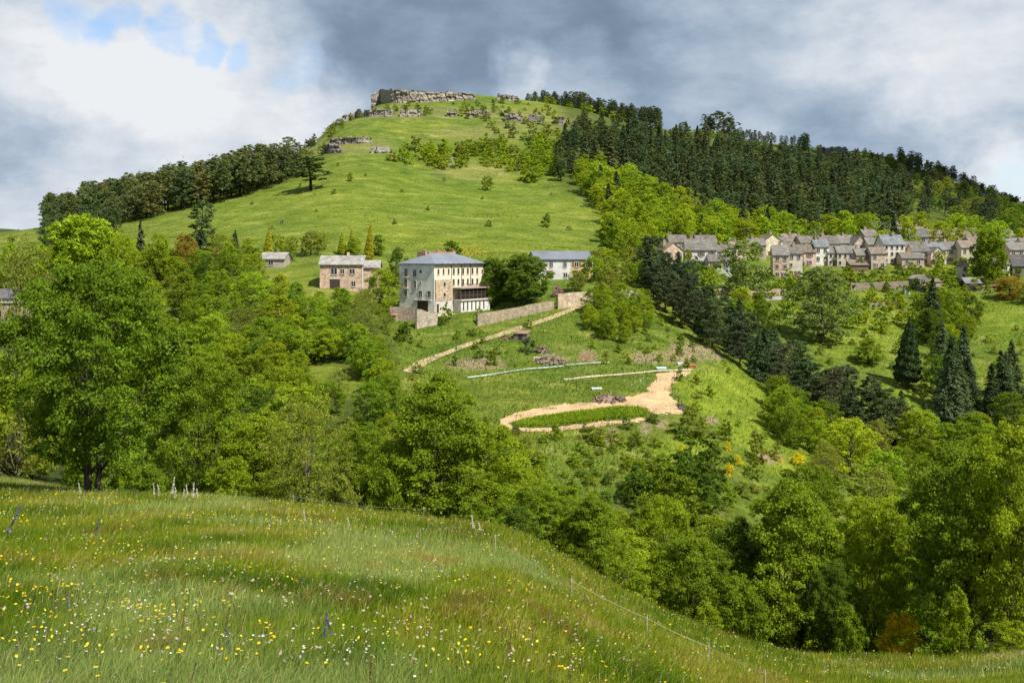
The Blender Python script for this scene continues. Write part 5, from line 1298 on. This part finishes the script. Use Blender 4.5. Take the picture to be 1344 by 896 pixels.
def blades_mesh(name, X, Y, Z, Hh, Wd, col, r, tip=.35, mat=None, seg=2, lean=(.25,.1), leanv=.35):
    """grass blades, each its own island; seg 2: a bent blade, seg 1: a single spike"""
    n = len(X)
    a = r.random(n)*2*np.pi; bx, by = np.cos(a), np.sin(a)
    lx = lean[0] + r.normal(size=n)*leanv; ly = lean[1] + r.normal(size=n)*leanv
    P = np.stack([X, Y, Z], 1); B = np.stack([bx, by, np.zeros(n)], 1)*(Wd/2)[:, None]
    Lx = np.stack([lx, ly, np.zeros(n)], 1)*Hh[:, None]; up = np.array([0,0,1.0])*Hh[:, None]
    if seg == 2:
        m_ = P + up*.55 + Lx*.3; t_ = P + up*(.98-.25*np.hypot(lx,ly)[:, None]) + Lx
        V = np.stack([P-B, P+B, m_+B*.75, m_-B*.75, t_], 1).reshape(-1,3); k = 5
        base = np.arange(n)*5
        fl = np.concatenate([np.stack([base, base+1, base+2, base+3], 1), np.stack([base+3, base+2, base+4], 1)], 1).ravel()
        cnt = np.tile([4,3], n)
        shade = np.tile([.75,.75,1,1,1.2], n)
    else:
        t_ = P + up*.95 + Lx
        V = np.stack([P-B, P+B, t_], 1).reshape(-1,3); k = 3
        base = np.arange(n)*3; fl = np.stack([base, base+1, base+2], 1).ravel(); cnt = np.full(n, 3); shade = np.ones(n*3)
    me = np_mesh(name, V, fl, cnt, [mat])
    c = np.repeat(np.concatenate([col, np.ones((n,1))], 1), k, 0)
    ca = me.color_attributes.new('Col', 'FLOAT_COLOR', 'POINT'); ca.data.foreach_set('color', c.astype(np.float32).ravel())
    o = bpy.data.objects.new(name, me); COL.objects.link(o); return o
def attr_leaf(name, trans=.35, rough=.8):
    m, nt, nd, lk = new_mat(name)
    at_ = N(nt, 'ShaderNodeAttribute', attribute_name='Col')
    d = N(nt, 'ShaderNodeBsdfPrincipled', ins={'Roughness': rough}); d.inputs['Specular IOR Level'].default_value = .04; lk.new(at_.outputs['Color'], d.inputs['Base Color'])
    t = N(nt, 'ShaderNodeBsdfTranslucent'); lk.new(mixc(nt, at_.outputs['Color'], (1.2,1.15,.7), 1.0, 'MULTIPLY'), t.inputs['Color'])
    mx = N(nt, 'ShaderNodeMixShader', ins={0: trans}); lk.new(d.outputs[0], mx.inputs[1]); lk.new(t.outputs[0], mx.inputs[2])
    o = N(nt, 'ShaderNodeOutputMaterial'); lk.new(mx.outputs[0], o.inputs[0]); return m
BLADE = attr_leaf('grass_blade'); PETAL = attr_leaf('petal', .25, .7)
def pal(t, stops):
    t = np.clip(t, 0, 1); p = [s[0] for s in stops]
    return np.stack([np.interp(t, p, [s[1][k] for s in stops]) for k in range(3)], 1)

# the crop in the long bed beside the sandy yard
rg = np.random.default_rng(5)
bed = [(673,557),(690,552),(720,547),(760,542),(800,537),(838,536),(851,543.5),(845,547.5),(800,551),(740,558),(700,561),(680,560)]
BP = [(lambda q: (q.x, q.y))(at(u, v, 110)) for u, v in bed]
def rnd_in(P, n, r):
    x0, x1 = min(p[0] for p in P), max(p[0] for p in P); y0, y1 = min(p[1] for p in P), max(p[1] for p in P)
    out = []
    while len(out) < n:
        x = r.uniform(x0, x1); y = r.uniform(y0, y1)
        if inpoly(x, y, P): out.append((x, y))
    a = np.array(out); return a[:,0], a[:,1]
X, Y = rnd_in(BP, 9000, rg)
tt = fbm(X/2, Y/2, 3, 3)*.9 + rg.normal(size=len(X))*.15
o = blades_mesh('crop', X, Y, H(X, Y), .45+.5*rg.random(len(X)), np.full(len(X), .16), pal(tt, [(0,(.11,.19,.012)),(.5,(.20,.29,.014)),(1,(.28,.36,.03))]), rg, mat=BLADE); tag(o, kind='stuff')
bedp = new_mat
drape_poly('crop_bed', bed, plain_mat('bed_soil', (.07,.10,.02), .9), .25, .09)

# pale tufts and weeds over the garden slope, so that the slope is grass and not paint
n = 68000
uu = rg.uniform(500, 1360, n); Yt = np.where((uu > 860) & (rg.random(n) < .45), rg.uniform(255, 335, n), rg.uniform(118, 262, n)); Xt = (uu-UC)/F*Yt; Zt = H(Xt, Yt); vv = VH-F*Zt/Yt
ok = (vv < 650) & (vv > 340) & ((vv > 395) | (uu > 860)) & ~((uu > 650) & (uu < 912) & (vv > 484) & (vv < 568) & np.array([inpoly(a, b, yard+[]) for a, b in zip(uu, vv)]))
trk = at(600, 457.5)
Xt, Yt, Zt, uu, vv = Xt[ok], Yt[ok], Zt[ok], uu[ok], vv[ok]
tt = fbm(Xt/9, Yt/9, 41, 4)*1.1-.1 + rg.normal(size=len(Xt))*.13
lime = np.clip(1.2-np.sqrt(((uu-960)/75)**2+((vv-530)/52)**2), 0, 1)[:, None]
c = pal(tt, [(0,(.055,.10,.012)),(.35,(.105,.165,.016)),(.65,(.17,.215,.022)),(1,(.31,.31,.09))])
c = c*(1-lime*.8) + np.array([.16,.235,.012])*lime*.8
o = blades_mesh('slope_grass', Xt, Yt, Zt, .25+.45*rg.random(len(Xt)), .10+.14*rg.random(len(Xt)), c, rg, mat=BLADE, seg=1); tag(o, kind='stuff')

# the same on the hill meadow
n = 60000
uu = rg.uniform(120, 880, n); Yt = rg.uniform(262, 560, n); Xt = (uu-UC)/F*Yt; Zt = H(Xt, Yt); vv = VH-F*Zt/Yt
ok = (vv < 345) & (vv > 140)
Xt, Yt, Zt = Xt[ok], Yt[ok], Zt[ok]
tt = fbm(Xt/26, Yt/11, 43, 5)*1.6-.3 + rg.normal(size=len(Xt))*.06
ok = rg.random(len(Xt)) < np.clip((fbm(Xt/9, Yt/5, 44, 4)-.42)*6, .05, 1); Xt, Yt, Zt, tt = Xt[ok], Yt[ok], Zt[ok], tt[ok]
c = pal(tt, [(0,(.055,.10,.014)),(.35,(.115,.165,.018)),(.65,(.18,.215,.035)),(1,(.33,.33,.14))])
o = blades_mesh('hill_grass', Xt, Yt, Zt-.05, .2+.35*rg.random(len(Xt)), .2+.25*rg.random(len(Xt)), c, rg, mat=BLADE, seg=1); tag(o, kind='stuff')

E = [(680,546),(720,537),(760,530),(800,525),(845,515),(858,500),(690,567),(740,563),(800,557),(880,512),(888,532),(560,474),(600,458),(640,445),(680,432),(720,419),(880,488),(800,494),(840,489)]
Q = []
NE = [(620,496),(650,492),(680,487),(710,484),(740,481),(765,479),(785,478)]
for k in range(1500):
    i = rg.integers(0, len(E)); e_ = E[i] if k < 900 else NE[i % len(NE)]; q = at(e_[0]+rg.normal()*(7 if k < 900 else 14), e_[1]+rg.normal()*(1.1 if k < 900 else 1.6), 110); Q.append((q.x, q.y, q.z))
Q = np.array(Q)
o = blades_mesh('weeds', Q[:,0], Q[:,1], Q[:,2], .12+.3*rg.random(len(Q)), .14+.16*rg.random(len(Q)), pal(rg.random(len(Q)), [(0,(.08,.14,.012)),(.6,(.16,.22,.02)),(1,(.30,.28,.09))]), rg, mat=BLADE, seg=1); tag(o, kind='stuff')

# heaps, boards and garden things
def heap(name, label, u, vb, wpx, hpx, col, seed, n=70, cat='heap', size=.35, depth=1.6):
    p = at(u, vb, 110); s = p.y/F; w = wpx*s/2; h = hpx*s; rr = random.Random(seed); m = MB()
    for i in range(n):
        x = rr.uniform(-1, 1); y = rr.uniform(-1, 1)
        if x*x+y*y > 1: continue
        X_, Y_ = p.x+x*w, p.y+depth*(y+.6); z = float(H(X_, Y_)) + max(0, h*.9*(1-x*x-y*y*.8))*rr.uniform(.5,1)
        k = size*rr.uniform(.5,1.3)
        M = Matrix.Translation((X_, Y_, z)) @ Matrix.Rotation(rr.uniform(0,6), 4, Vector((rr.random(),rr.random(),rr.random()+.1)).normalized())
        m.box(-k*.7, k*.7, -k*.5, k*.5, -k*.4, k*.4, 0, M)
    for k in range(1):
        v = [(p.x, p.y+depth*.6, float(H(p.x, p.y+depth*.6))+h*.85)]
        for j in range(14):
            a = 2*math.pi*j/14; X_, Y_ = p.x+math.cos(a)*w*.95, p.y+depth*(.6+math.sin(a)*.95); v.append((X_, Y_, float(H(X_, Y_))-.1))
        m.add(v, [(0, 1+j, 1+(j+1) % 14) for j in range(14)])
    o = m.build(name, [ROCK]); o.color = (*col, 1); tag(o, label, cat); return o
heap('rubble_heap', 'pinkish-grey rubble heap on the edge of the sandy yard', 800, 529, 48, 10, (.72,.58,.52), 3, 110)
heap('rubble_heap', 'long stone heap on the bank beside the pink flowers', 722, 478, 46, 8, (.60,.54,.46), 4, 110)
heap('rubble_heap', 'small stone heap right behind the blue-green conifer bush', 712, 464, 18, 9, (.60,.54,.46), 5, 50)
heap('log_pile', 'little pile of cut logs leaning on the grey timber shed', 664, 446, 14, 6, (.55,.42,.32), 6, 40, cat='wood pile', size=.25, depth=.8)
heap('rubble_heap', 'dark rubble by the fence corner of the sandy yard', 896, 538, 10, 5, (.55,.5,.45), 7, 30)
def board(name, label, u, vb, w, d, h, col, cat, tilt=.1):
    p = at(u, vb, 110); m = MB()
    M = Matrix.Translation((p.x, p.y, p.z)) @ Matrix.Rotation(tilt, 4, 'X')
    m.box(-w/2, w/2, -d/2, d/2, .02, h, 0, M); m.box(-w/2-.04, w/2+.04, -d/2-.04, d/2+.04, h+.002, h+.07, 1, M)
    for sx in (-1, 1): m.box(sx*w*.4-.05, sx*w*.4+.05, -d/2-.03, -d/2-.002, -.1, h, 1, M)
    o = m.build(name, [plain_mat(name+'_side', tuple(c*.8 for c in col), .6), plain_mat(name+'_top', col, .5)]); tag(o, label, cat)
board('cold_frame', 'white flat garden frame lying in the grass above the rubble heap', 783, 511, 1.7, .9, .16, (.75,.76,.74), 'garden frame')
board('cold_frame', 'pale blue covered frame at the upper end of the garden path', 868, 485, 1.8, .9, .35, (.50,.60,.62), 'garden frame')
board('white_crate', 'white crate near the pink-flowered bank', 893, 479.5, 1.0, .7, .45, (.78,.77,.74), 'crate')
board('orange_crate', 'orange-red crate at the corner of the upper garden', 905, 482, .8, .6, .45, (.55,.16,.06), 'crate')
board('orange_crate', 'smaller rust coloured crate next to the orange-red one', 911, 482.5, .6, .5, .5, (.42,.13,.06), 'crate')
board('wall_cap', 'pale timber beam lying on top of the long stone heap', 706, 470, 1.8, .3, .12, (.66,.60,.48), 'beam')
board('water_tank', 'white water tank between the vegetable plots under the village', 1190, 386, 1.6, 1.2, 1.0, (.75,.75,.73), 'tank')
board('car_shape', '', 0, 0, 1, 1, 1, (0,0,0), '') if False else None

def fence(name, label, pts, hpost, spacing, postm, wires, r_=.035):
    root = empty(name, pts[0]); tag(root, label, 'fence')
    o0 = Vector(pts[0]); line_ = []
    for i in range(len(pts)-1):
        a, b_ = Vector(pts[i]), Vector(pts[i+1]); n = max(1, int((b_-a).length/spacing))
        for k in range(n):
            q = a.lerp(b_, k/n); line_.append(Vector((q.x, q.y, float(H(q.x, q.y)))))
    q = Vector(pts[-1]); line_.append(Vector((q.x, q.y, float(H(q.x, q.y)))))
    for q in line_:
        m = MB(); m.tube([(0,0,-.2),(random.uniform(-.04,.04),0,hpost)], [r_, r_*.85], 6); m.tube([(0,0,hpost),(0,0,hpost+.03)], [r_*1.2, r_*.6], 6)
        m.build('post', [postm], root, loc=q-o0)
    for wz in wires:
        m = MB()
        for i in range(len(line_)-1):
            a, b_ = line_[i]-o0+Vector((0,0,wz)), line_[i+1]-o0+Vector((0,0,wz)); c = a.lerp(b_, .5)-Vector((0,0,.03*(b_-a).length/3))
            m.tube([a, c, b_], [.012]*3, 4)
        m.build('wire', [IRON], root)
    return root
def grd(L): return [at(u, v, 110) for u, v in L]
fence('garden_fence', 'dark post fence along the lower side of the sandy yard and green strip', grd([(690,568.5),(720,567),(760,564),(800,560),(850,553),(861,545),(899,544)]), 1.3, 2.4, GREYWOOD, (.5,1.0))
fence('garden_fence', 'dark post fence climbing between the sandy yard and the lime green slope', grd([(900,543),(890,530),(882,519),(882,505),(888,497)]), 1.5, 1.6, DARKWOOD, (.5,1.1), .06)

# pink flowers on the bank: small blossoms nobody could count
def bloom_patch(name, u, v, ru, rv, n, cols, h=.35, size=.16):
    uu = u+rg.normal(size=n)*ru; vv_ = v+rg.normal(size=n)*rv
    P = np.array([tuple(at(a, b, 110)) for a, b in zip(uu, vv_)])
    C = P + np.stack([np.zeros(n), np.zeros(n), h*rg.random(n)], 1)
    V = leafquads(C, np.tile([[0,-.4,1.0]], (n,1)), size, size*.8, rg)
    me = np_mesh(name, V, np.arange(n*4), 4, [PETAL])
    cc = np.array(cols)[rg.integers(0, len(cols), n)]; cc = np.repeat(np.concatenate([cc, np.ones((n,1))], 1), 4, 0)
    me.color_attributes.new('Col', 'FLOAT_COLOR', 'POINT').data.foreach_set('color', cc.astype(np.float32).ravel())
    o = bpy.data.objects.new(name, me); COL.objects.link(o); tag(o, kind='stuff')
PK = [(.55,.16,.22),(.45,.12,.18),(.5,.25,.2),(.12,.18,.03)]
bloom_patch('pink_flowers', 770, 470, 7, 2.2, 260, PK); bloom_patch('pink_flowers', 880, 466, 8, 3.5, 260, [(.42,.22,.2),(.38,.26,.16),(.12,.18,.03)])
bloom_patch('yellow_flowers', 612, 331, 18, 3.5, 1000, [(.42,.34,.04),(.38,.33,.05),(.16,.2,.02)], .3, .4)
bloom_patch('white_flowers', 845, 503, 12, 4, 150, [(.6,.62,.5),(.2,.26,.06)])

# ------------------------------------------------------------------ the cloud whose shadow lies on the far hill
CLOUD = plain_mat('cloud_white', (.82,.83,.85), 1.0, spec=0.0)
rc = random.Random(12); bmc = bmesh.new()
for k in range(26):
    tx, ty = rc.uniform(215, 560), rc.uniform(640, 960)
    if tx < 200+max(0, (740-ty))*.9: continue
    L = 480; c = Vector((tx, ty, 50)) + sv*L; rad = rc.uniform(40, 70)
    bmesh.ops.create_icosphere(bmc, subdivisions=3, radius=rad, matrix=Matrix.Translation(c) @ Matrix.Diagonal((1.1,1.0,.35,1)))
for v in bmc.verts:
    p = v.co; v.co = p + Vector((math.sin(p.y*.11)*5, math.sin(p.x*.13)*5, math.sin(p.x*.09+p.y*.07)*5))
me = bpy.data.meshes.new('cloud'); bmc.to_mesh(me); bmc.free(); me.materials.append(CLOUD)
me.polygons.foreach_set('use_smooth', [True]*len(me.polygons))
oc = bpy.data.objects.new('cloud', me); COL.objects.link(oc); tag(oc, kind='stuff')
# ------------------------------------------------------------------ the flower meadow in front
rm = np.random.default_rng(23)
def scatter(n, y0, y1, u0=-140, u1=1490, pw=1.0):
    q = rm.random(n); Y = y0*(y1/y0)**q if pw == 0 else (y0**2 + (y1**2-y0**2)*q)**.5
    u = rm.uniform(u0, u1, n); x = (u-UC)/F*Y; z = H(x, Y); v = VH-F*z/Y
    return u, v, x, Y, z
EDGE = [(-140,600),(0,612),(150,645),(300,655),(500,674),(672,692),(760,738),(850,790),(950,834),(1050,858),(1250,862),(1344,845),(1490,820)]
def keep(u, v, x, Y, z, vmax=960):
    return (v < vmax) & (v > np.interp(u, [a for a,b in EDGE], [b for a,b in EDGE])-14)
def mcol(x, Y, n):
    t = fbm(x/2.2, Y/3.5, 51, 4); t2 = fbm(x/.7, Y/.9, 52, 3)
    tt = np.clip((t-.5)*1.7+.5 + (t2-.5)*.8 + rm.normal(size=n)*.13, 0, 1)
    c = pal(tt, [(0,(.065,.115,.007)),(.3,(.115,.178,.009)),(.55,(.165,.218,.011)),(.8,(.230,.240,.020)),(1,(.30,.275,.06))])
    u = UC+F*x/Y
    pale = np.clip((fbm(x/4, Y/6, 61, 3)-.56)*5 + .8*np.exp(-((u-490)/160)**2-((Y-27)/11)**2), 0, .6)[:, None]
    c = c*(1-pale) + np.array([.29,.36,.11])*pale
    rust = np.clip((fbm(x/1.6, Y/1.6, 71, 3)-.64)*8, 0, .55)[:, None]*(rm.random((n,1)) < .6)
    c = c*(1-rust) + np.array([.26,.11,.04])*rust
    straw = (rm.random((n,1)) < .05); c = np.where(straw, np.array([.42,.37,.15])*(.7+.5*rm.random((n,1))), c)
    return c*(.8+.4*rm.random((n,1)))
for (n, y0, y1, h0, h1, w0, w1, seg) in [(190000,3.5,12,.12,.30,.0035,.008,2),(230000,12,27,.14,.32,.007,.014,2),(240000,27,76,.16,.36,.018,.036,1)]:
    u, v, x, Y, z = scatter(n, y0, y1, pw=0 if y0 < 27 else 1)
    k = keep(u, v, x, Y, z); x, Y, z = x[k], Y[k], z[k]; m_ = len(x)
    clump = .6+.8*fbm(x/.5, Y/.5, 81, 2)
    o = blades_mesh('meadow_grass', x, Y, z-.02, (h0+(h1-h0)*rm.random(m_)**1.6)*clump, w0+(w1-w0)*rm.random(m_), mcol(x, Y, m_), rm, mat=BLADE, seg=seg, lean=(.22,.12), leanv=.28)
    tag(o, kind='stuff')

def head_mesh(name, petal, centre, rad, h, npet=8, cup=.25, stem=(.09,.13,.03)):
    """one flower: stem, ring of petals, middle"""
    V = []; Fc = []; C = []
    def quad(ps, c):
        b = len(V); V.extend(ps); Fc.append(list(range(b, b+len(ps)))); C.extend([c]*len(ps))
    w = .0016
    quad([(-w,0,0),(w,0,0),(w,0,h),(-w,0,h)], stem); quad([(0,-w,0),(0,w,0),(0,w,h),(0,-w,h)], stem)
    for i in range(npet):
        a = 2*math.pi*i/npet; b_ = a+2*math.pi/npet*.46; c_ = a-2*math.pi/npet*.46
        quad([(0,0,h),(math.cos(c_)*rad*.8,math.sin(c_)*rad*.8,h+cup*rad),(math.cos(a)*rad,math.sin(a)*rad,h+cup*rad*1.1),(math.cos(b_)*rad*.8,math.sin(b_)*rad*.8,h+cup*rad)], petal)
    quad([(math.cos(2*math.pi*i/6)*rad*.35, math.sin(2*math.pi*i/6)*rad*.35, h+cup*rad*.5+.003) for i in range(6)], centre)
    return np.array(V), Fc, np.array(C)
def flower_proto(name, *a, **k):
    V, Fc, C = head_mesh(name, *a, **k)
    me = np_mesh(name, V, [i for f in Fc for i in f], [len(f) for f in Fc], [PETAL])
    me.color_attributes.new('Col', 'FLOAT_COLOR', 'POINT').data.foreach_set('color', np.concatenate([C, np.ones((len(C),1))], 1).astype(np.float32).ravel())
    return me
YEL = flower_proto('yellow_flower', (.80,.55,.015), (.62,.36,.01), .015, .22)
WHT = flower_proto('white_flower', (.75,.75,.72), (.70,.50,.03), .011, .21)
PNK = flower_proto('pink_flower', (.55,.30,.45), (.45,.22,.35), .011, .20)
def spike_proto(name, cols, h0, h1, rad, n):
    C = np.stack([rm.normal(size=n)*rad*.6, rm.normal(size=n)*rad*.6, h0+(h1-h0)*rm.random(n)], 1)
    C[:, :2] *= (1.1-.8*((C[:,2:3]-h0)/(h1-h0)))
    V = leafquads(C, unit(C*np.array([[1,1,0]])+np.array([[0,0,.01]])), rad*1.1, rad*.8, rm)
    cc = np.array(cols)[rm.integers(0, len(cols), n)]; cc = np.repeat(cc, 4, 0)
    w = .006; sv = np.array([(-w,0,0),(w,0,0),(w,0,h1),(-w,0,h1),(0,-w,0),(0,w,0),(0,w,h1),(0,-w,h1)])
    V = np.concatenate([V, sv]); cc = np.concatenate([cc, np.tile([[.10,.14,.05]], (8,1))])
    me = np_mesh(name, V, np.arange(len(V)), 4, [PETAL])
    me.color_attributes.new('Col', 'FLOAT_COLOR', 'POINT').data.foreach_set('color', np.concatenate([cc, np.ones((len(cc),1))], 1).astype(np.float32).ravel())
    return me
SAGE = spike_proto('sage_flower', [(.12,.10,.24),(.16,.13,.30),(.09,.08,.17)], .10, .34, .02, 90)
ASPH = spike_proto('white_flower_spike', [(.72,.70,.66),(.62,.58,.52),(.45,.42,.30)], .25, .75, .04, 120)
SORR = spike_proto('sorrel', [(.46,.16,.07),(.38,.14,.07),(.48,.24,.10)], .12, .30, .009, 50)
def single(me, x, Y, label, cat, group=None, s=1.0, z=None):
    o = bpy.data.objects.new(me.name.split('.')[0], me); COL.objects.link(o)
    o.location = (x, Y, float(H(x, Y))-.02); o.rotation_euler = (rm.normal()*.16, rm.normal()*.16, rm.random()*6.28); o.scale = (s, s, s*(.8+.45*rm.random()))
    tag(o, label, cat, group); return o
# single flowers: the ones that show largest
def sown(me, n, ymax, dens, label, cat, group, s=1.0):
    c = 0; tries = 0
    while c < n and tries < 20000:
        tries += 1
        u = rm.uniform(-20, 1370); Y = 5.6*(ymax/5.6)**rm.random(); x = (u-UC)/F*Y; v = VH-F*(float(H(x, Y))+.3)/Y
        if v > 905 or v < 640 or rm.random() > dens(u, x, Y): continue
        single(me, x, Y, label, cat, group, s*(.8+.5*rm.random())); c += 1
yd = lambda u, x, Y: (float(np.clip((fbm(np.array([x/1.1]), np.array([Y/1.5]), 91, 3)[0]-.44)*5, .03, 1)))*(1.0 if u < 520 else .45 if u < 900 else .22)
wd_ = lambda u, x, Y: float(np.clip((fbm(np.array([x/.9]), np.array([Y/1.2]), 95, 3)[0]-.46)*6, .02, 1))*(1.0 if u < 650 else .5)
sown(YEL, 230, 17, yd, 'small yellow flower standing open in the meadow grass', 'flower', 'yellow flowers in the near meadow')
sown(WHT, 70, 13, wd_, 'small white flower in the meadow grass', 'flower', 'white flowers in the near meadow')
sown(PNK, 30, 12, wd_, 'small pink flower in the meadow grass', 'flower', 'pink flowers in the near meadow')
def stick(me, u, v, label, cat, s=1.0, h=.3, group=None):
    p = at(u, v + 4, 4); return single(me, p.x, p.y, label, cat, group, s)
for (u, v, s, lab) in [(437,838,.95,'tallest violet-blue sage spike of the pair beside the rust-coloured sorrel'),(424,842,.75,'shorter violet-blue sage spike of the pair beside the rust-coloured sorrel'),(304,856,.95,'leaning violet-blue sage spike standing by itself'),(124,704,1.5,'distant blue sage spike near the top of the meadow'),(404,776,.9,'blue sage spike with a pale neighbour in mid meadow'),(4,706,2.2,'purple sage spike at the frame edge'),(92,806,.7,'dull blue sage spike low in the grass')]:
    stick(SAGE, u, v, lab, 'flower', s)
i = 0
AW = ['first of the white flower spikes beside the big lone tree, a small one','tall white flower spike next to the small first one','white flower spike with the fullest head in the row by the big lone tree','bent white flower spike in the row by the big lone tree','short white flower spike near the middle of the row','white flower spike with thin head after the short one','tallest white flower spike in the row by the big lone tree','last white flower spike of the row, apart from the others']
for (u, v, s) in [(203,651,.8),(211,652,1.0),(225,654,1.2),(230,655,1.0),(240,654,.8),(246,654,.9),(253,655,1.25),(259,654,1.0)]:
    stick(ASPH, u, v, AW[i], 'flower', s); i += 1
for (u, v, s, lab) in [(107,651,.8,'white flower spike under the trunks of the big lone tree'),(400,688,.7,'white flower spike alone in the pale grass'),(460,692,.6,'small white flower spike in the pale grass'),(622,697,.9,'white flower spike below the bright green tree'),(632,698,.8,'white flower spike beside the one below the bright green tree'),(1081,857,.9,'white flower spike among yellow blooms at the meadow bottom'),(1101,857,.8,'second white flower spike among yellow blooms at the meadow bottom'),(1224,868,.7,'white flower spike near the shade of the broad dark-sided tree')]:
    stick(ASPH, u, v, lab, 'flower', s)
sown(SORR, 26, 14, lambda u, x, Y: float(np.clip((fbm(np.array([x/1.6]), np.array([Y/1.6]), 71, 3)[0]-.50)*6, .04, 1)), 'rust-red sorrel stalk in the meadow grass', 'sorrel', 'sorrel stalks in the near meadow')
# all the others, past counting
def carpet(name, n, y0, y1, hcol, size0, size1, dens, hh=(.14,.27)):
    u, v, x, Y, z = scatter(n, y0, y1, -60, 1420, pw=0)
    k = keep(u, v, x, Y, z, 905) & (rm.random(n) < dens(u, x, Y)); x, Y, z = x[k], Y[k], z[k]; m_ = len(x)
    C = np.stack([x, Y, z+hh[0]+(hh[1]-hh[0])*rm.random(m_)], 1)
    s = size0+(size1-size0)*np.clip((Y-8)/40, 0, 1)
    V = leafquads(C, np.tile([[.1,-.35,1.0]], (m_,1)), 1.0, .85, rm, 1.6).reshape(m_, 4, 3)
    V = C[:, None, :] + (V-C[:, None, :])*s[:, None, None]
    me = np_mesh(name, V.reshape(-1,3), np.arange(m_*4), 4, [PETAL])
    cc = np.array(hcol)[rm.integers(0, len(hcol), m_)]; cc = np.repeat(np.concatenate([cc, np.ones((m_,1))], 1), 4, 0)
    me.color_attributes.new('Col', 'FLOAT_COLOR', 'POINT').data.foreach_set('color', cc.astype(np.float32).ravel())
    o = bpy.data.objects.new(name, me); COL.objects.link(o); tag(o, kind='stuff')
ydv = lambda u, x, Y: np.clip((fbm(x/1.6, Y/2.4, 91, 3)-.43)*5, .02, 1)*np.where(u < 480, 1.0, np.where(u < 900, .30, .15))
wdv = lambda u, x, Y: np.clip((fbm(x/1.2, Y/1.8, 95, 3)-.46)*6, .02, 1)*np.where(u < 650, 1.0, .6)
carpet('yellow_flowers', 7000, 8, 62, [(.80,.56,.015),(.75,.60,.03),(.72,.42,.01)], .03, .058, ydv)
carpet('white_flowers', 2600, 8, 62, [(.70,.70,.66),(.6,.6,.55),(.55,.5,.48)], .02, .045, wdv)
carpet('pink_flowers', 900, 8, 40, [(.42,.28,.40),(.35,.25,.36)], .03, .06, wdv)
carpet('seed_heads', 3500, 8, 70, [(.34,.29,.17),(.40,.36,.24),(.30,.22,.12)], .03, .07, lambda u, x, Y: np.full(len(x), .55), (.2,.36))
# electric fence along the rim
def wp(u, Y, v=None): p = pos(u, Y); return p
WPTS = [(385,46),(556,43.5),(650,26),(750,20.5),(849,21),(930,21),(1004,19)]
root = empty('electric_fence', pos(*WPTS[0])); tag(root, 'thin white electric fence wire with slim posts along the rim of the meadow', 'fence')
o0 = pos(*WPTS[0]); tops = []
for i, (u, Y) in enumerate(WPTS):
    q = pos(u, Y); h = .55
    m = MB(); m.tube([(0,0,-.1),(.01,0,h)], [.008,.007], 6); m.tube([(0,0,h-.12),(0,0,h-.04)], [.014,.012], 6); m.build('post', [TRIM], root, loc=q-o0)
    tops.append(q-o0+Vector((0,0,h-.08)))
m = MB()
for a, b_ in zip(tops, tops[1:]):
    n = 10; L = (b_-a).length
    m.tube([a.lerp(b_, k/n)-Vector((0,0,.02*L*4*(k/n)*(1-k/n))) for k in range(n+1)], [.0032]*(n+1), 4)
m.build('wire', [TRIM], root)
